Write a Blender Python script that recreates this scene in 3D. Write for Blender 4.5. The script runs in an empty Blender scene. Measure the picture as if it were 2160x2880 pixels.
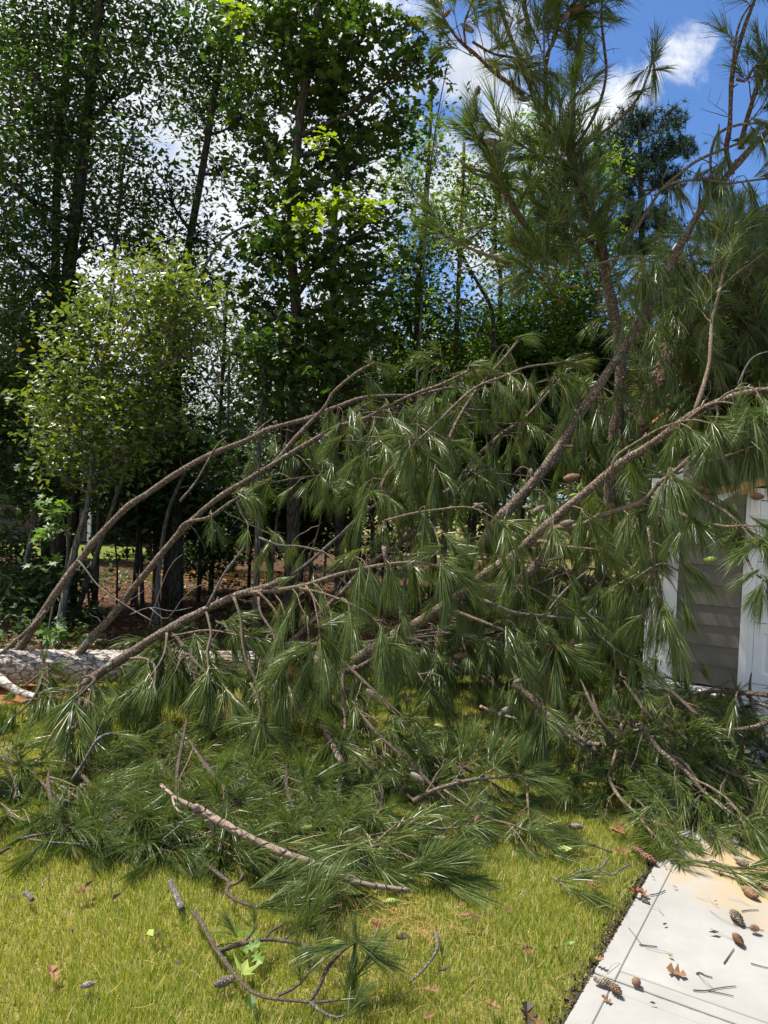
import bpy, math, random
import numpy as np
from mathutils import Vector, Matrix

rng = np.random.default_rng(7)
random.seed(7)
S = bpy.context.scene
COL = S.collection

# ------------------------------------------------------------------ camera
PITCH, ROLL, FPX = math.radians(1.0), math.radians(2.6), 2163.0
CAM = np.array([0.0, 0.0, 2.0])
FW = np.array([0, math.cos(PITCH), -math.sin(PITCH)])
_u0 = np.array([0, math.sin(PITCH), math.cos(PITCH)])
_r0 = np.array([1.0, 0, 0])
RT = _r0 * math.cos(ROLL) + _u0 * math.sin(ROLL)
UP = _u0 * math.cos(ROLL) - _r0 * math.sin(ROLL)
cd = bpy.data.cameras.new('camera')
cam = bpy.data.objects.new('camera', cd)
COL.objects.link(cam)
cd.sensor_fit = 'HORIZONTAL'
cd.sensor_width = 36.0
cd.lens = 36.0 * FPX / 2160.0
cd.clip_start = 0.05
cd.clip_end = 2000
M3 = Matrix((RT, UP, -FW)).transposed()
cam.matrix_world = Matrix.Translation(CAM) @ M3.to_4x4()
S.camera = cam

# ------------------------------------------------------------------ world and sun
SUN_EL, SUN_DIR = 64.0, (-0.93, 0.37)
_h = math.hypot(*SUN_DIR)
SV = np.array([SUN_DIR[0] / _h * math.cos(math.radians(SUN_EL)), SUN_DIR[1] / _h * math.cos(math.radians(SUN_EL)), math.sin(math.radians(SUN_EL))])
SUN_STRENGTH, SKY_STRENGTH, EXPOSURE = 5.0, 0.09, 0.80

world = bpy.data.worlds.new('World')
S.world = world
world.use_nodes = True
wt = world.node_tree
wt.nodes.clear()


def pdir(x, y):
    v = FW + RT * (x - 1080) / FPX - UP * (y - 1440) / FPX
    return v / np.linalg.norm(v)


class NT:
    """small helper to wire node trees"""
    def __init__(self, nt):
        self.nt = nt

    def n(self, typ, ins=None, **kw):
        nd = self.nt.nodes.new(typ)
        for k, v in kw.items():
            setattr(nd, k, v)
        for k, v in (ins or {}).items():
            sock = nd.inputs[k]
            if isinstance(v, bpy.types.NodeSocket):
                self.nt.links.new(v, sock)
            else:
                sock.default_value = v
        return nd

    def math(self, op, a, b=None, c=None, clamp=False):
        nd = self.nt.nodes.new('ShaderNodeMath')
        nd.operation = op
        nd.use_clamp = clamp
        for i, v in enumerate((a, b, c)):
            if v is None:
                continue
            if isinstance(v, bpy.types.NodeSocket):
                self.nt.links.new(v, nd.inputs[i])
            else:
                nd.inputs[i].default_value = v
        return nd.outputs[0]

    def ramp(self, fac, stops, interp='LINEAR'):
        nd = self.nt.nodes.new('ShaderNodeValToRGB')
        cr = nd.color_ramp
        cr.interpolation = interp
        while len(cr.elements) < len(stops):
            cr.elements.new(0.5)
        for e, (p, c) in zip(cr.elements, stops):
            e.position = p
            e.color = c if len(c) == 4 else (*c, 1)
        self.nt.links.new(fac, nd.inputs[0])
        return nd.outputs[0]

    def mix(self, fac, a, b, blend='MIX'):
        nd = self.nt.nodes.new('ShaderNodeMix')
        nd.data_type = 'RGBA'
        nd.blend_type = blend
        for key, v in ((0, fac), (6, a), (7, b)):
            if isinstance(v, bpy.types.NodeSocket):
                self.nt.links.new(v, nd.inputs[key])
            else:
                nd.inputs[key].default_value = v if key == 0 or len(v) == 4 else (*v, 1)
        return nd.outputs[2]

    def noise(self, vec, scale, detail=4, rough=0.55, dist=0.0):
        nd = self.n('ShaderNodeTexNoise', {'Scale': scale, 'Detail': detail, 'Roughness': rough, 'Distortion': dist})
        if vec is not None:
            self.nt.links.new(vec, nd.inputs['Vector'])
        return nd.outputs[0]


w = NT(wt)
tc = w.n('ShaderNodeTexCoord')
D = tc.outputs['Generated']
sky = w.n('ShaderNodeTexSky', sky_type='NISHITA', sun_disc=False)
sky.sun_elevation = math.radians(SUN_EL)
sky.sun_rotation = math.atan2(SUN_DIR[0], SUN_DIR[1])
sky.altitude = 200
sky.air_density = 1.0
sky.dust_density = 0.4
sky.ozone_density = 2.0
nz1 = w.noise(D, 6.5, 11, 0.66, 0.35)
nz2 = w.noise(D, 21.0, 8, 0.66, 0.3)
nn = w.math('MULTIPLY_ADD', nz1, 0.72, w.math('MULTIPLY', nz2, 0.28))
sx = w.n('ShaderNodeSeparateXYZ', {0: D})
# broken fair-weather cloud: a bank over the west half of the sky, scattered cumulus elsewhere
bank = w.n('ShaderNodeMapRange', {0: sx.outputs[0], 1: 0.14, 2: -0.06, 3: -0.09, 4: 0.26})
bias = bank.outputs[0]


def cloud(px, py, rad, amt):
    global bias
    d = w.n('ShaderNodeVectorMath', {0: D, 1: tuple(pdir(px, py))}, operation='DISTANCE')
    m = w.n('ShaderNodeMapRange', {0: d.outputs[1], 1: rad, 2: rad * 0.15, 3: 0.0, 4: amt})
    bias = w.math('MAXIMUM', bias, w.math('ADD', m.outputs[0], -0.09))


for c in ((1330, 190, 0.11, 0.30), (1440, 330, 0.11, 0.30), (1640, 360, 0.10, 0.29), (1740, 270, 0.07, 0.26), (1830, 220, 0.05, 0.24), (1910, 165, 0.06, 0.26), (1960, 110, 0.045, 0.24), (1310, 720, 0.12, 0.24),
          (1560, 470, 0.12, 0.3), (1300, 560, 0.14, 0.28), (1250, 380, 0.1, 0.2)):
    cloud(*c)
cm = w.math('ADD', nn, bias)
mask = w.n('ShaderNodeMapRange', {0: cm, 1: 0.53, 2: 0.74, 3: 0.0, 4: 1.0}, interpolation_type='SMOOTHSTEP').outputs[0]
shade = w.ramp(w.noise(D, 9.0, 5, 0.55), [(0.3, (0.62, 0.66, 0.72)), (0.62, (1, 1, 1))])
skyc = w.mix(1.0, sky.outputs[0], (0.64, 0.86, 1.15, 1), 'MULTIPLY')
cl = w.mix(1.0, shade, (7.2, 7.35, 7.5, 1), 'MULTIPLY')
allsky = w.mix(mask, skyc, cl)
bg = w.n('ShaderNodeBackground', {'Color': allsky, 'Strength': SKY_STRENGTH})
wo = w.n('ShaderNodeOutputWorld', {0: bg.outputs[0]})

sd = bpy.data.lights.new('sun', 'SUN')
sd.energy = SUN_STRENGTH
sd.angle = math.radians(0.53)
sd.color = (1.0, 0.95, 0.86)
sun = bpy.data.objects.new('sun', sd)
COL.objects.link(sun)
sun.rotation_euler = Vector(-SV).to_track_quat('-Z', 'Y').to_euler()

S.view_settings.view_transform = 'Standard'
S.view_settings.look = 'None'
S.view_settings.exposure = EXPOSURE
S.view_settings.gamma = 1
S.view_settings.use_curve_mapping = False
S.render.engine = 'CYCLES'
S.cycles.max_bounces = 6
S.cycles.diffuse_bounces = 3
S.cycles.glossy_bounces = 2
S.cycles.transmission_bounces = 4
S.cycles.caustics_reflective = False
S.cycles.caustics_refractive = False
S.cycles.sample_clamp_indirect = 4.0


# ------------------------------------------------------------------ geometry helpers
def P(x, y, d):
    return CAM + d * (FW + RT * (x - 1080) / FPX - UP * (y - 1440) / FPX)


def G(x, y, z=0.0):
    v = P(x, y, 1.0) - CAM
    return CAM + v * ((z - CAM[2]) / v[2])


def proj(q):
    d = np.asarray(q) - CAM
    z = d @ FW
    return 1080 + FPX * (d @ RT) / z, 1440 - FPX * (d @ UP) / z, z


def unit(v):
    v = np.asarray(v, float)
    return v / (np.linalg.norm(v) + 1e-12)


CROP = {'c1': (0, 0), 'c2': (1080, 0), 'c3': (0, 960), 'c4': (1080, 960), 'c5': (0, 1920), 'c6': (1080, 1920), 's': (0, 0)}


def px(crop, pts):
    k = 1.0 if crop == 's' else 0.651
    ox, oy = CROP[crop]
    return [(ox + x * k, oy + y * k) for x, y in pts]


class MB:
    """collects triangles and quads with a material slot per face"""
    def __init__(self):
        self.v, self.t, self.q, self.n = [], [], [], 0
        self.tm, self.qm = [], []

    def add(self, v, t=None, q=None, m=0):
        v = np.asarray(v, np.float64).reshape(-1, 3)
        if t is not None and len(t):
            t = np.asarray(t, np.int64).reshape(-1, 3)
            self.t.append(t + self.n)
            self.tm.append(np.full(len(t), m))
        if q is not None and len(q):
            q = np.asarray(q, np.int64).reshape(-1, 4)
            self.q.append(q + self.n)
            self.qm.append(np.full(len(q), m))
        self.v.append(v)
        self.n += len(v)
        return self

    def box(self, c, s, R=None, m=0):
        s = np.asarray(s, float) / 2
        v = np.array([(x, y, z) for x in (-1, 1) for y in (-1, 1) for z in (-1, 1)], float) * s
        if R is not None:
            v = v @ np.asarray(R).T
        q = [(0, 1, 3, 2), (4, 6, 7, 5), (0, 4, 5, 1), (2, 3, 7, 6), (0, 2, 6, 4), (1, 5, 7, 3)]
        return self.add(v + np.asarray(c), q=q, m=m)

    def tube(self, pts, rad, sides=6, cap=True, jit=0.0, m=0):
        pts = np.asarray(pts, float)
        rad = np.asarray(rad, float)
        n = len(pts)
        tan = np.gradient(pts, axis=0)
        tan /= np.linalg.norm(tan, axis=1)[:, None] + 1e-12
        ref = np.array([0, 0, 1.0]) if abs(tan[0][2]) < 0.9 else np.array([1.0, 0, 0])
        a = unit(np.cross(tan[0], ref))
        A = np.zeros((n, 3))
        for i in range(n):
            a = unit(a - tan[i] * (a @ tan[i]))
            A[i] = a
        B = np.cross(tan, A)
        th = np.linspace(0, 2 * math.pi, sides, endpoint=False)
        rr = rad[:, None] * (1 + (rng.uniform(-jit, jit, (n, sides)) if jit else 0))
        v = pts[:, None, :] + rr[..., None] * (np.cos(th)[None, :, None] * A[:, None, :] + np.sin(th)[None, :, None] * B[:, None, :])
        i = np.arange(n - 1)[:, None] * sides
        j = np.arange(sides)[None, :]
        j2 = (j + 1) % sides
        q = np.stack([i + j, i + j2, i + sides + j2, i + sides + j], -1).reshape(-1, 4)
        v = v.reshape(-1, 3)
        t = None
        if cap:
            v = np.vstack([v, pts[:1], pts[-1:]])
            k = np.arange(sides)
            k2 = (k + 1) % sides
            t = np.vstack([np.stack([k2, k, np.full(sides, n * sides)], -1), np.stack([k + (n - 1) * sides, k2 + (n - 1) * sides, np.full(sides, n * sides + 1)], -1)])
        return self.add(v, t, q, m)

    def mesh(self, name, smooth=False):
        me = bpy.data.meshes.new(name)
        if not self.v:
            return me
        v = np.vstack(self.v)
        t = np.vstack(self.t) if self.t else np.zeros((0, 3), int)
        q = np.vstack(self.q) if self.q else np.zeros((0, 4), int)
        loops = np.concatenate([t.ravel(), q.ravel()]).astype(np.int32)
        nt, nq = len(t), len(q)
        start = np.concatenate([np.arange(nt) * 3, nt * 3 + np.arange(nq) * 4]).astype(np.int32)
        me.vertices.add(len(v))
        me.vertices.foreach_set('co', v.ravel().astype(np.float32))
        me.loops.add(len(loops))
        me.loops.foreach_set('vertex_index', loops)
        me.polygons.add(nt + nq)
        me.polygons.foreach_set('loop_start', start)
        mi = np.concatenate((self.tm or [np.zeros(0)]) + (self.qm or [np.zeros(0)])).astype(np.int32)
        me.polygons.foreach_set('material_index', mi)
        me.polygons.foreach_set('use_smooth', np.full(nt + nq, bool(smooth)))
        me.update(calc_edges=True)
        return me


def link(name, data, mats=None, parent=None, loc=None):
    o = bpy.data.objects.new(name, data)
    COL.objects.link(o)
    if mats is not None and data is not None and len(data.materials) == 0:
        for m in (mats if isinstance(mats, (list, tuple)) else [mats]):
            data.materials.append(m)
    if loc is not None:
        o.location = loc
    if parent is not None:
        o.parent = parent
        # everything is modelled in world space: keep it there
        o.matrix_parent_inverse = WORLD[parent.name].inverted()
    WORLD[o.name] = Matrix.Translation(Vector(loc)) if loc is not None else Matrix()
    return o


WORLD = {}


def tag(o, label=None, cat=None, group=None, kind=None):
    for k, v in (('label', label), ('category', cat), ('group', group), ('kind', kind)):
        if v:
            o[k] = v
    return o


def thing(name, label, cat, loc=(0, 0, 0), group=None):
    o = bpy.data.objects.new(name, None)
    o.empty_display_size = 0.2
    COL.objects.link(o)
    o.location = loc
    WORLD[o.name] = Matrix.Translation(Vector(loc))
    return tag(o, label, cat, group)


def part(name, mb, mats, parent, smooth=False, kind=None, label=None):
    o = link(name, mb.mesh(name, smooth), mats, parent)
    return tag(o, label, None, None, kind)


def inst(name, mesh, parent, M, label=None):
    o = bpy.data.objects.new(name, mesh)
    COL.objects.link(o)
    if parent is not None:
        o.parent = parent
        o.matrix_parent_inverse = WORLD[parent.name].inverted()
    o.matrix_basis = M
    WORLD[o.name] = M.copy()
    if label:
        o['label'] = label
    return o


def curve(pts, n=None, step=0.08):
    """Catmull-Rom through the points"""
    pts = np.asarray(pts, float)
    if len(pts) == 2:
        k = n or max(3, int(np.linalg.norm(pts[1] - pts[0]) / step) + 1)
        t = np.linspace(0, 1, k)[:, None]
        return pts[0] * (1 - t) + pts[1] * t
    p = np.vstack([2 * pts[0] - pts[1], pts, 2 * pts[-1] - pts[-2]])
    L = np.linalg.norm(np.diff(pts, axis=0), axis=1).sum()
    k = n or max(len(pts) * 2, int(L / step) + 2)
    u = np.linspace(0, len(pts) - 1 - 1e-6, k)
    i = u.astype(int)
    t = (u - i)[:, None]
    p0, p1, p2, p3 = p[i], p[i + 1], p[i + 2], p[i + 3]
    return 0.5 * (2 * p1 + (p2 - p0) * t + (2 * p0 - 5 * p1 + 4 * p2 - p3) * t ** 2 + (3 * p1 - p0 - 3 * p2 + p3) * t ** 3)


def rot_batch(normal, yaw):
    """rotation matrices taking +Z to NORMAL, with a spin about it"""
    nrm = normal / (np.linalg.norm(normal, axis=1)[:, None] + 1e-9)
    ref = np.where(np.abs(nrm[:, 2:3]) < 0.95, np.array([[0, 0, 1.0]]), np.array([[1.0, 0, 0]]))
    a = np.cross(ref, nrm)
    a /= np.linalg.norm(a, axis=1)[:, None] + 1e-9
    b = np.cross(nrm, a)
    c, s = np.cos(yaw)[:, None], np.sin(yaw)[:, None]
    x = a * c + b * s
    y = np.cross(nrm, x)
    return np.stack([x, y, nrm], -1)


def stamp(mb, tv, tt, pos, R, sc, m=0):
    n, k = len(pos), len(tv)
    v = np.einsum('nij,kj->nki', R, tv) * np.asarray(sc).reshape(-1, 1, 1) + pos[:, None, :]
    t = (np.asarray(tt)[None] + (np.arange(n) * k)[:, None, None]).reshape(-1, 3)
    mb.add(v.reshape(-1, 3), t=t, m=m)


def patch(p, seed, sc):
    r = np.random.default_rng(seed)
    out = np.zeros(len(p))
    for i in range(7):
        k = r.normal(0, sc, 2)
        out += np.sin(p[:, 0] * k[0] + p[:, 1] * k[1] + r.uniform(0, 6.28))
    return out / 3.5


# ------------------------------------------------------------------ materials
def mat(name):
    m = bpy.data.materials.new(name)
    m.use_nodes = True
    m.node_tree.nodes.clear()
    return m, NT(m.node_tree)


def finish(h, shader):
    h.n('ShaderNodeOutputMaterial', {0: shader})


def principled(h, col, rough=0.6, spec=0.4, normal=None, **kw):
    ins = {'Base Color': col if isinstance(col, bpy.types.NodeSocket) or len(col) == 4 else (*col, 1), 'Roughness': rough, 'Specular IOR Level': spec}
    if normal is not None:
        ins['Normal'] = normal
    ins.update(kw)
    return h.n('ShaderNodeBsdfPrincipled', ins).outputs[0]


def bump(h, height, strength=0.5, dist=0.01):
    return h.n('ShaderNodeBump', {'Height': height, 'Strength': strength, 'Distance': dist}).outputs[0]


def bark_mat(name, dark, mid, light, scale=14.0, lichen=0.0, stretch=0.35, fiss=1.0, vertical=False):
    m, h = mat(name)
    g = h.n('ShaderNodeTexCoord').outputs['Object']
    if vertical:
        g = h.n('ShaderNodeMapping', {0: g, 3: (1, 1, stretch)}).outputs[0]
    wob = h.n('ShaderNodeVectorMath', {0: g, 1: h.n('ShaderNodeTexNoise', {'Vector': g, 'Scale': scale * 0.8}).outputs[1]}, operation='MULTIPLY_ADD')
    wob.inputs[2].default_value = (0, 0, 0)
    nv = h.n('ShaderNodeTexNoise', {'Vector': g, 'Scale': scale * 0.9, 'Detail': 3}).outputs[1]
    v2 = h.n('ShaderNodeVectorMath', {0: nv, 1: (0.06,) * 3, 2: g}, operation='MULTIPLY_ADD').outputs[0]
    vor = h.n('ShaderNodeTexVoronoi', {'Vector': v2, 'Scale': scale}, feature='DISTANCE_TO_EDGE').outputs[0]
    crack = h.n('ShaderNodeMapRange', {0: vor, 1: 0.0, 2: 0.16}).outputs[0]
    n1 = h.noise(g, scale * 2.5, 6, 0.65)
    n2 = h.noise(g, scale * 0.35, 3, 0.5)
    col = h.ramp(n1, [(0.28, mid), (0.72, light)])
    col = h.mix(h.math('MULTIPLY', h.math('SUBTRACT', 1.0, crack), 0.85 * fiss), col, dark)
    col = h.mix(h.math('MULTIPLY', n2, 0.5), col, mid)
    if lichen:
        ln = h.noise(g, 9.0, 5, 0.7)
        lm = h.n('ShaderNodeMapRange', {0: ln, 1: 0.63 - 0.1 * lichen, 2: 0.70 - 0.1 * lichen}).outputs[0]
        col = h.mix(lm, col, (0.42, 0.45, 0.40))
    hgt = h.math('ADD', h.math('MULTIPLY', crack, 0.8), h.math('MULTIPLY', n1, 0.5))
    finish(h, principled(h, col, 0.85, 0.2, bump(h, hgt, 1.0, 0.018)))
    return m


def log_mat():
    m, h = mat('pale_plated_pine_bark')
    g = h.n('ShaderNodeMapping', {0: h.n('ShaderNodeTexCoord').outputs['Object'], 2: (0, 0, -0.22), 3: (0.55, 1, 1)}).outputs[0]
    nv = h.n('ShaderNodeTexNoise', {'Vector': g, 'Scale': 9.0, 'Detail': 4}).outputs[1]
    v2 = h.n('ShaderNodeVectorMath', {0: nv, 1: (0.13,) * 3, 2: g}, operation='MULTIPLY_ADD').outputs[0]
    vd = h.n('ShaderNodeTexVoronoi', {'Vector': v2, 'Scale': 15.0}, feature='DISTANCE_TO_EDGE').outputs[0]
    vc = h.n('ShaderNodeTexVoronoi', {'Vector': v2, 'Scale': 15.0}, feature='F1')
    sep = h.n('ShaderNodeSeparateColor', {0: vc.outputs[1]}).outputs[0]
    n1 = h.noise(g, 45, 6, 0.7)
    n2 = h.noise(g, 6, 5, 0.6)
    col = h.ramp(h.math('MULTIPLY_ADD', sep, 0.6, h.math('MULTIPLY', n1, 0.5)), [(0.2, (0.27, 0.20, 0.165)), (0.5, (0.46, 0.405, 0.36)), (0.85, (0.62, 0.585, 0.545))])
    col = h.mix(h.n('ShaderNodeMapRange', {0: n2, 1: 0.6, 2: 0.68}).outputs[0], col, (0.26, 0.125, 0.08))
    crack = h.n('ShaderNodeMapRange', {0: h.math('ADD', vd, h.math('MULTIPLY_ADD', n1, 0.16, -0.08)), 1: 0.0, 2: 0.09}).outputs[0]
    col = h.mix(h.math('MULTIPLY', h.math('SUBTRACT', 1.0, crack), 0.7), col, (0.085, 0.06, 0.048))
    hg = h.math('ADD', h.math('MULTIPLY', sep, 0.8), h.math('ADD', h.math('MULTIPLY', crack, 0.6), h.math('MULTIPLY', n1, 0.5)))
    finish(h, principled(h, col, 0.9, 0.15, bump(h, hg, 1.0, 0.02)))
    return m


M_LOG = log_mat()
M_LIMB = bark_mat('flaky_limb_bark', (0.035, 0.024, 0.018), (0.17, 0.122, 0.092), (0.40, 0.315, 0.25), 36.0, 0.25, fiss=0.75)
M_THINBARK = bark_mat('thin_branch_bark', (0.06, 0.045, 0.035), (0.19, 0.145, 0.11), (0.36, 0.29, 0.23), 85.0, 0.3, fiss=0.6)
M_RED = bark_mat('reddish_upper_bark', (0.045, 0.026, 0.018), (0.14, 0.085, 0.058), (0.24, 0.16, 0.115), 24.0, 0.0)
M_TWIG = bark_mat('tan_twig_bark', (0.12, 0.085, 0.058), (0.30, 0.225, 0.155), (0.46, 0.365, 0.27), 60.0, 0.0, fiss=0.5)
M_GREY = bark_mat('grey_dead_twig', (0.10, 0.09, 0.08), (0.24, 0.215, 0.19), (0.36, 0.33, 0.30), 60.0, 0.4, fiss=0.5)
M_STRIP = bark_mat('smooth_stripped_bark', (0.12, 0.085, 0.065), (0.235, 0.172, 0.13), (0.35, 0.27, 0.21), 14.0, 0.3, fiss=0.3)
M_TRUNK = bark_mat('dark_tree_bark', (0.018, 0.015, 0.012), (0.055, 0.047, 0.038), (0.12, 0.105, 0.088), 16.0, 0.0, 0.3, vertical=True)
M_TRUNKG = bark_mat('grey_tree_bark', (0.04, 0.036, 0.03), (0.13, 0.12, 0.10), (0.24, 0.225, 0.20), 16.0, 0.5, 0.3, vertical=True)
M_TRUNKB = bark_mat('brown_tree_bark', (0.03, 0.022, 0.016), (0.10, 0.075, 0.055), (0.19, 0.15, 0.115), 16.0, 0.2, 0.3, vertical=True)


def leaf_mat(name, c1, c2, trans=0.35, tcol=None, rough=0.38, spec=0.5, patch=0.0, pcol=None, patch_scale=1.2):
    m, h = mat(name)
    rnd = h.n('ShaderNodeNewGeometry').outputs['Random Per Island']
    pos = h.n('ShaderNodeNewGeometry').outputs['Position']
    nz = h.noise(pos, patch_scale, 2, 0.5)
    f = h.math('MULTIPLY_ADD', nz, 0.9, h.math('MULTIPLY_ADD', rnd, 0.7, -0.35), clamp=True)
    col = h.ramp(f, [(0.15, c1), (0.85, c2)])
    if patch:
        pm = h.n('ShaderNodeMapRange', {0: rnd, 1: 1.0 - patch, 2: 1.0 - patch * 0.8}).outputs[0]
        col = h.mix(pm, col, pcol)
    bs = principled(h, col, rough, spec)
    tcl = h.mix(1.0, col, (*(tcol or (1.5, 1.7, 0.5)), 1), 'MULTIPLY')
    tr = h.n('ShaderNodeBsdfTranslucent', {0: tcl}).outputs[0]
    finish(h, h.n('ShaderNodeMixShader', {0: trans, 1: bs, 2: tr}).outputs[0])
    return m


M_NEEDLE = leaf_mat('pine_needles', (0.066, 0.108, 0.030), (0.175, 0.215, 0.056), 0.26, (1.4, 1.5, 0.5), 0.36, 0.5, 0.03, (0.30, 0.19, 0.05))
M_NEEDLE_BROWN = leaf_mat('browned_needles', (0.30, 0.13, 0.03), (0.40, 0.22, 0.05), 0.2, (1.3, 1.1, 0.5), 0.5, 0.3)
M_NEEDLE_DARK = leaf_mat('far_pine_needles', (0.018, 0.045, 0.022), (0.035, 0.07, 0.028), 0.1, (1.2, 1.4, 0.6), 0.5, 0.3)
M_OAKDARK = leaf_mat('dark_glossy_leaves', (0.028, 0.060, 0.022), (0.065, 0.11, 0.03), 0.28, (1.7, 2.1, 0.5), 0.36, 0.5, 0.02, (0.11, 0.12, 0.03))
M_SUNLEAF = leaf_mat('bright_small_leaves', (0.08, 0.132, 0.026), (0.18, 0.215, 0.048), 0.34, (1.6, 1.7, 0.5), 0.36, 0.5, 0.06, (0.20, 0.19, 0.04))
M_LOBED = leaf_mat('lobed_oak_leaves', (0.032, 0.070, 0.018), (0.082, 0.13, 0.028), 0.34, (1.6, 1.8, 0.5), 0.42, 0.4, 0.03, (0.13, 0.15, 0.02))
M_LOBED_LIT = leaf_mat('lit_lobed_oak_leaves', (0.12, 0.19, 0.02), (0.21, 0.27, 0.03), 0.45, (2.0, 2.0, 0.4), 0.4, 0.4)  # brighter copy of the lobed leaf colour with sun shining through painted in
M_GUM = leaf_mat('fresh_gum_leaves', (0.10, 0.19, 0.03), (0.17, 0.27, 0.05), 0.4, (1.7, 1.8, 0.5), 0.4, 0.4)
M_THIN = leaf_mat('light_thin_leaves', (0.06, 0.12, 0.022), (0.14, 0.20, 0.04), 0.4, (1.8, 2.0, 0.4), 0.4, 0.4, 0.05, (0.16, 0.13, 0.03))
M_FAR = leaf_mat('far_hazy_leaves', (0.035, 0.065, 0.035), (0.07, 0.10, 0.05), 0.3, (1.5, 1.6, 0.8), 0.5, 0.3)  # bluish leaf colour with the distance haze put into it
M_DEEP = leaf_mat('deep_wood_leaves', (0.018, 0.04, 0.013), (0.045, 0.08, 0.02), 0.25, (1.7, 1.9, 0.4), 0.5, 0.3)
M_GRASS = leaf_mat('lawn_blades', (0.19, 0.27, 0.03), (0.38, 0.40, 0.085), 0.35, (1.4, 1.4, 0.4), 0.5, 0.3, 0.36, (0.60, 0.54, 0.28), 1.1)
M_STRAW = leaf_mat('orange_pine_straw', (0.34, 0.17, 0.06), (0.50, 0.33, 0.13), 0.1, (1.2, 1.1, 0.6), 0.6, 0.3)
M_DEADLEAF = leaf_mat('brown_dead_leaf', (0.13, 0.06, 0.03), (0.30, 0.16, 0.075), 0.15, (1.3, 1.1, 0.6), 0.6, 0.3)
M_REDLEAF = leaf_mat('dark_red_leaf', (0.14, 0.03, 0.015), (0.20, 0.05, 0.02), 0.15, (1.3, 1.1, 0.6), 0.6, 0.3)
M_DARKLEAF = leaf_mat('blackened_leaf', (0.03, 0.022, 0.015), (0.07, 0.05, 0.03), 0.1, (1.2, 1.1, 0.8), 0.6, 0.3)
M_PALELEAF = leaf_mat('pale_green_leaf', (0.32, 0.40, 0.10), (0.42, 0.47, 0.14), 0.3, (1.3, 1.3, 0.6), 0.5, 0.3)


def cone_mat(name, a, b):
    m, h = mat(name)
    rnd = h.n('ShaderNodeNewGeometry').outputs['Random Per Island']
    g = h.n('ShaderNodeTexCoord').outputs['Object']
    f = h.math('MULTIPLY_ADD', rnd, 0.6, h.math('MULTIPLY', h.noise(g, 60, 3), 0.5))
    finish(h, principled(h, h.ramp(f, [(0.2, a), (0.8, b)]), 0.7, 0.3))
    return m


M_CONE = cone_mat('weathered_cone', (0.11, 0.085, 0.062), (0.34, 0.29, 0.235))
M_CONEB = cone_mat('brown_cone', (0.12, 0.065, 0.035), (0.30, 0.18, 0.105))
M_CONEG = cone_mat('green_cone', (0.16, 0.23, 0.04), (0.36, 0.43, 0.10))


def plain(name, c, rough=0.6, spec=0.4, var=0.15, scale=20.0, bmp=0.0):
    m, h = mat(name)
    g = h.n('ShaderNodeTexCoord').outputs['Object']
    n1 = h.noise(g, scale, 5, 0.6)
    c = np.array(c)
    col = h.ramp(n1, [(0.25, tuple(c * (1 - var))), (0.75, tuple(np.minimum(c * (1 + var), 0.95)))])
    finish(h, principled(h, col, rough, spec, bump(h, n1, bmp, 0.004) if bmp else None))
    return m


M_WHITE = plain('white_trim_paint', (0.78, 0.78, 0.77), 0.45, 0.4, 0.05, 6.0)
M_DOOR = plain('white_door_paint', (0.74, 0.76, 0.78), 0.4, 0.45, 0.03, 4.0)
M_LUMBER = plain('raw_split_lumber', (0.55, 0.31, 0.13), 0.7, 0.3, 0.3, 25.0, 0.5)
M_SPLIT = plain('splintered_heartwood', (0.27, 0.115, 0.045), 0.75, 0.3, 0.4, 30.0, 0.6)
M_SOFFIT = plain('crumpled_white_soffit', (0.70, 0.67, 0.62), 0.5, 0.4, 0.1, 9.0)
M_SHADOWGAP = plain('dark_backing', (0.03, 0.028, 0.025), 0.9, 0.1)


def siding_mat():
    m, h = mat('taupe_siding_paint')
    g = h.n('ShaderNodeTexCoord').outputs['Object']
    gs = h.n('ShaderNodeMapping', {0: g, 3: (1.2, 1.2, 24.0)}).outputs[0]
    gr = h.noise(gs, 4.0, 5, 0.6, 1.2)
    rn = h.n('ShaderNodeObjectInfo').outputs['Random']
    base = h.mix(rn, (0.150, 0.134, 0.110), (0.168, 0.150, 0.124))
    col = h.mix(h.math('MULTIPLY', h.noise(g, 3.0, 4), 0.35), base, (0.15, 0.138, 0.117))
    finish(h, principled(h, col, 0.6, 0.35, bump(h, gr, 0.35, 0.003)))
    return m


M_SIDING = siding_mat()


def stone_mat():
    m, h = mat('cream_ledge_stone')
    g = h.n('ShaderNodeTexCoord').outputs['Object']
    n1 = h.noise(g, 14, 6, 0.65)
    n2 = h.noise(g, 50, 4, 0.6)
    col = h.ramp(n1, [(0.3, (0.24, 0.17, 0.115)), (0.5, (0.42, 0.35, 0.275)), (0.7, (0.52, 0.47, 0.40))])
    finish(h, principled(h, col, 0.85, 0.2, bump(h, h.math('ADD', n1, h.math('MULTIPLY', n2, 0.4)), 0.8, 0.01)))
    return m


M_STONE = stone_mat()


def shingle_mat():
    m, h = mat('dark_roof_shingle')
    g = h.n('ShaderNodeTexCoord').outputs['Object']
    rn = h.n('ShaderNodeObjectInfo').outputs['Random']
    n1 = h.noise(g, 120, 3, 0.7)
    col = h.mix(rn, (0.05, 0.045, 0.04), (0.095, 0.082, 0.07))
    col = h.mix(n1, col, (0.045, 0.04, 0.036))
    finish(h, principled(h, col, 0.9, 0.15, bump(h, n1, 0.5, 0.003)))
    return m


M_SHINGLE = shingle_mat()


# driveway frame: edge line, direction along it (away) and across it (to the right)
E0 = G(1585, 2880)
_d = G(1864, 2389) - E0
AL = unit(_d)
AC = np.array([AL[1], -AL[0], 0.0])
ROTD = np.stack([AC, AL, np.array([0, 0, 1.0])], -1)


def drive(b, a, z=0.0):
    return E0 + AC * b + AL * a + np.array([0, 0, z])


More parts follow.
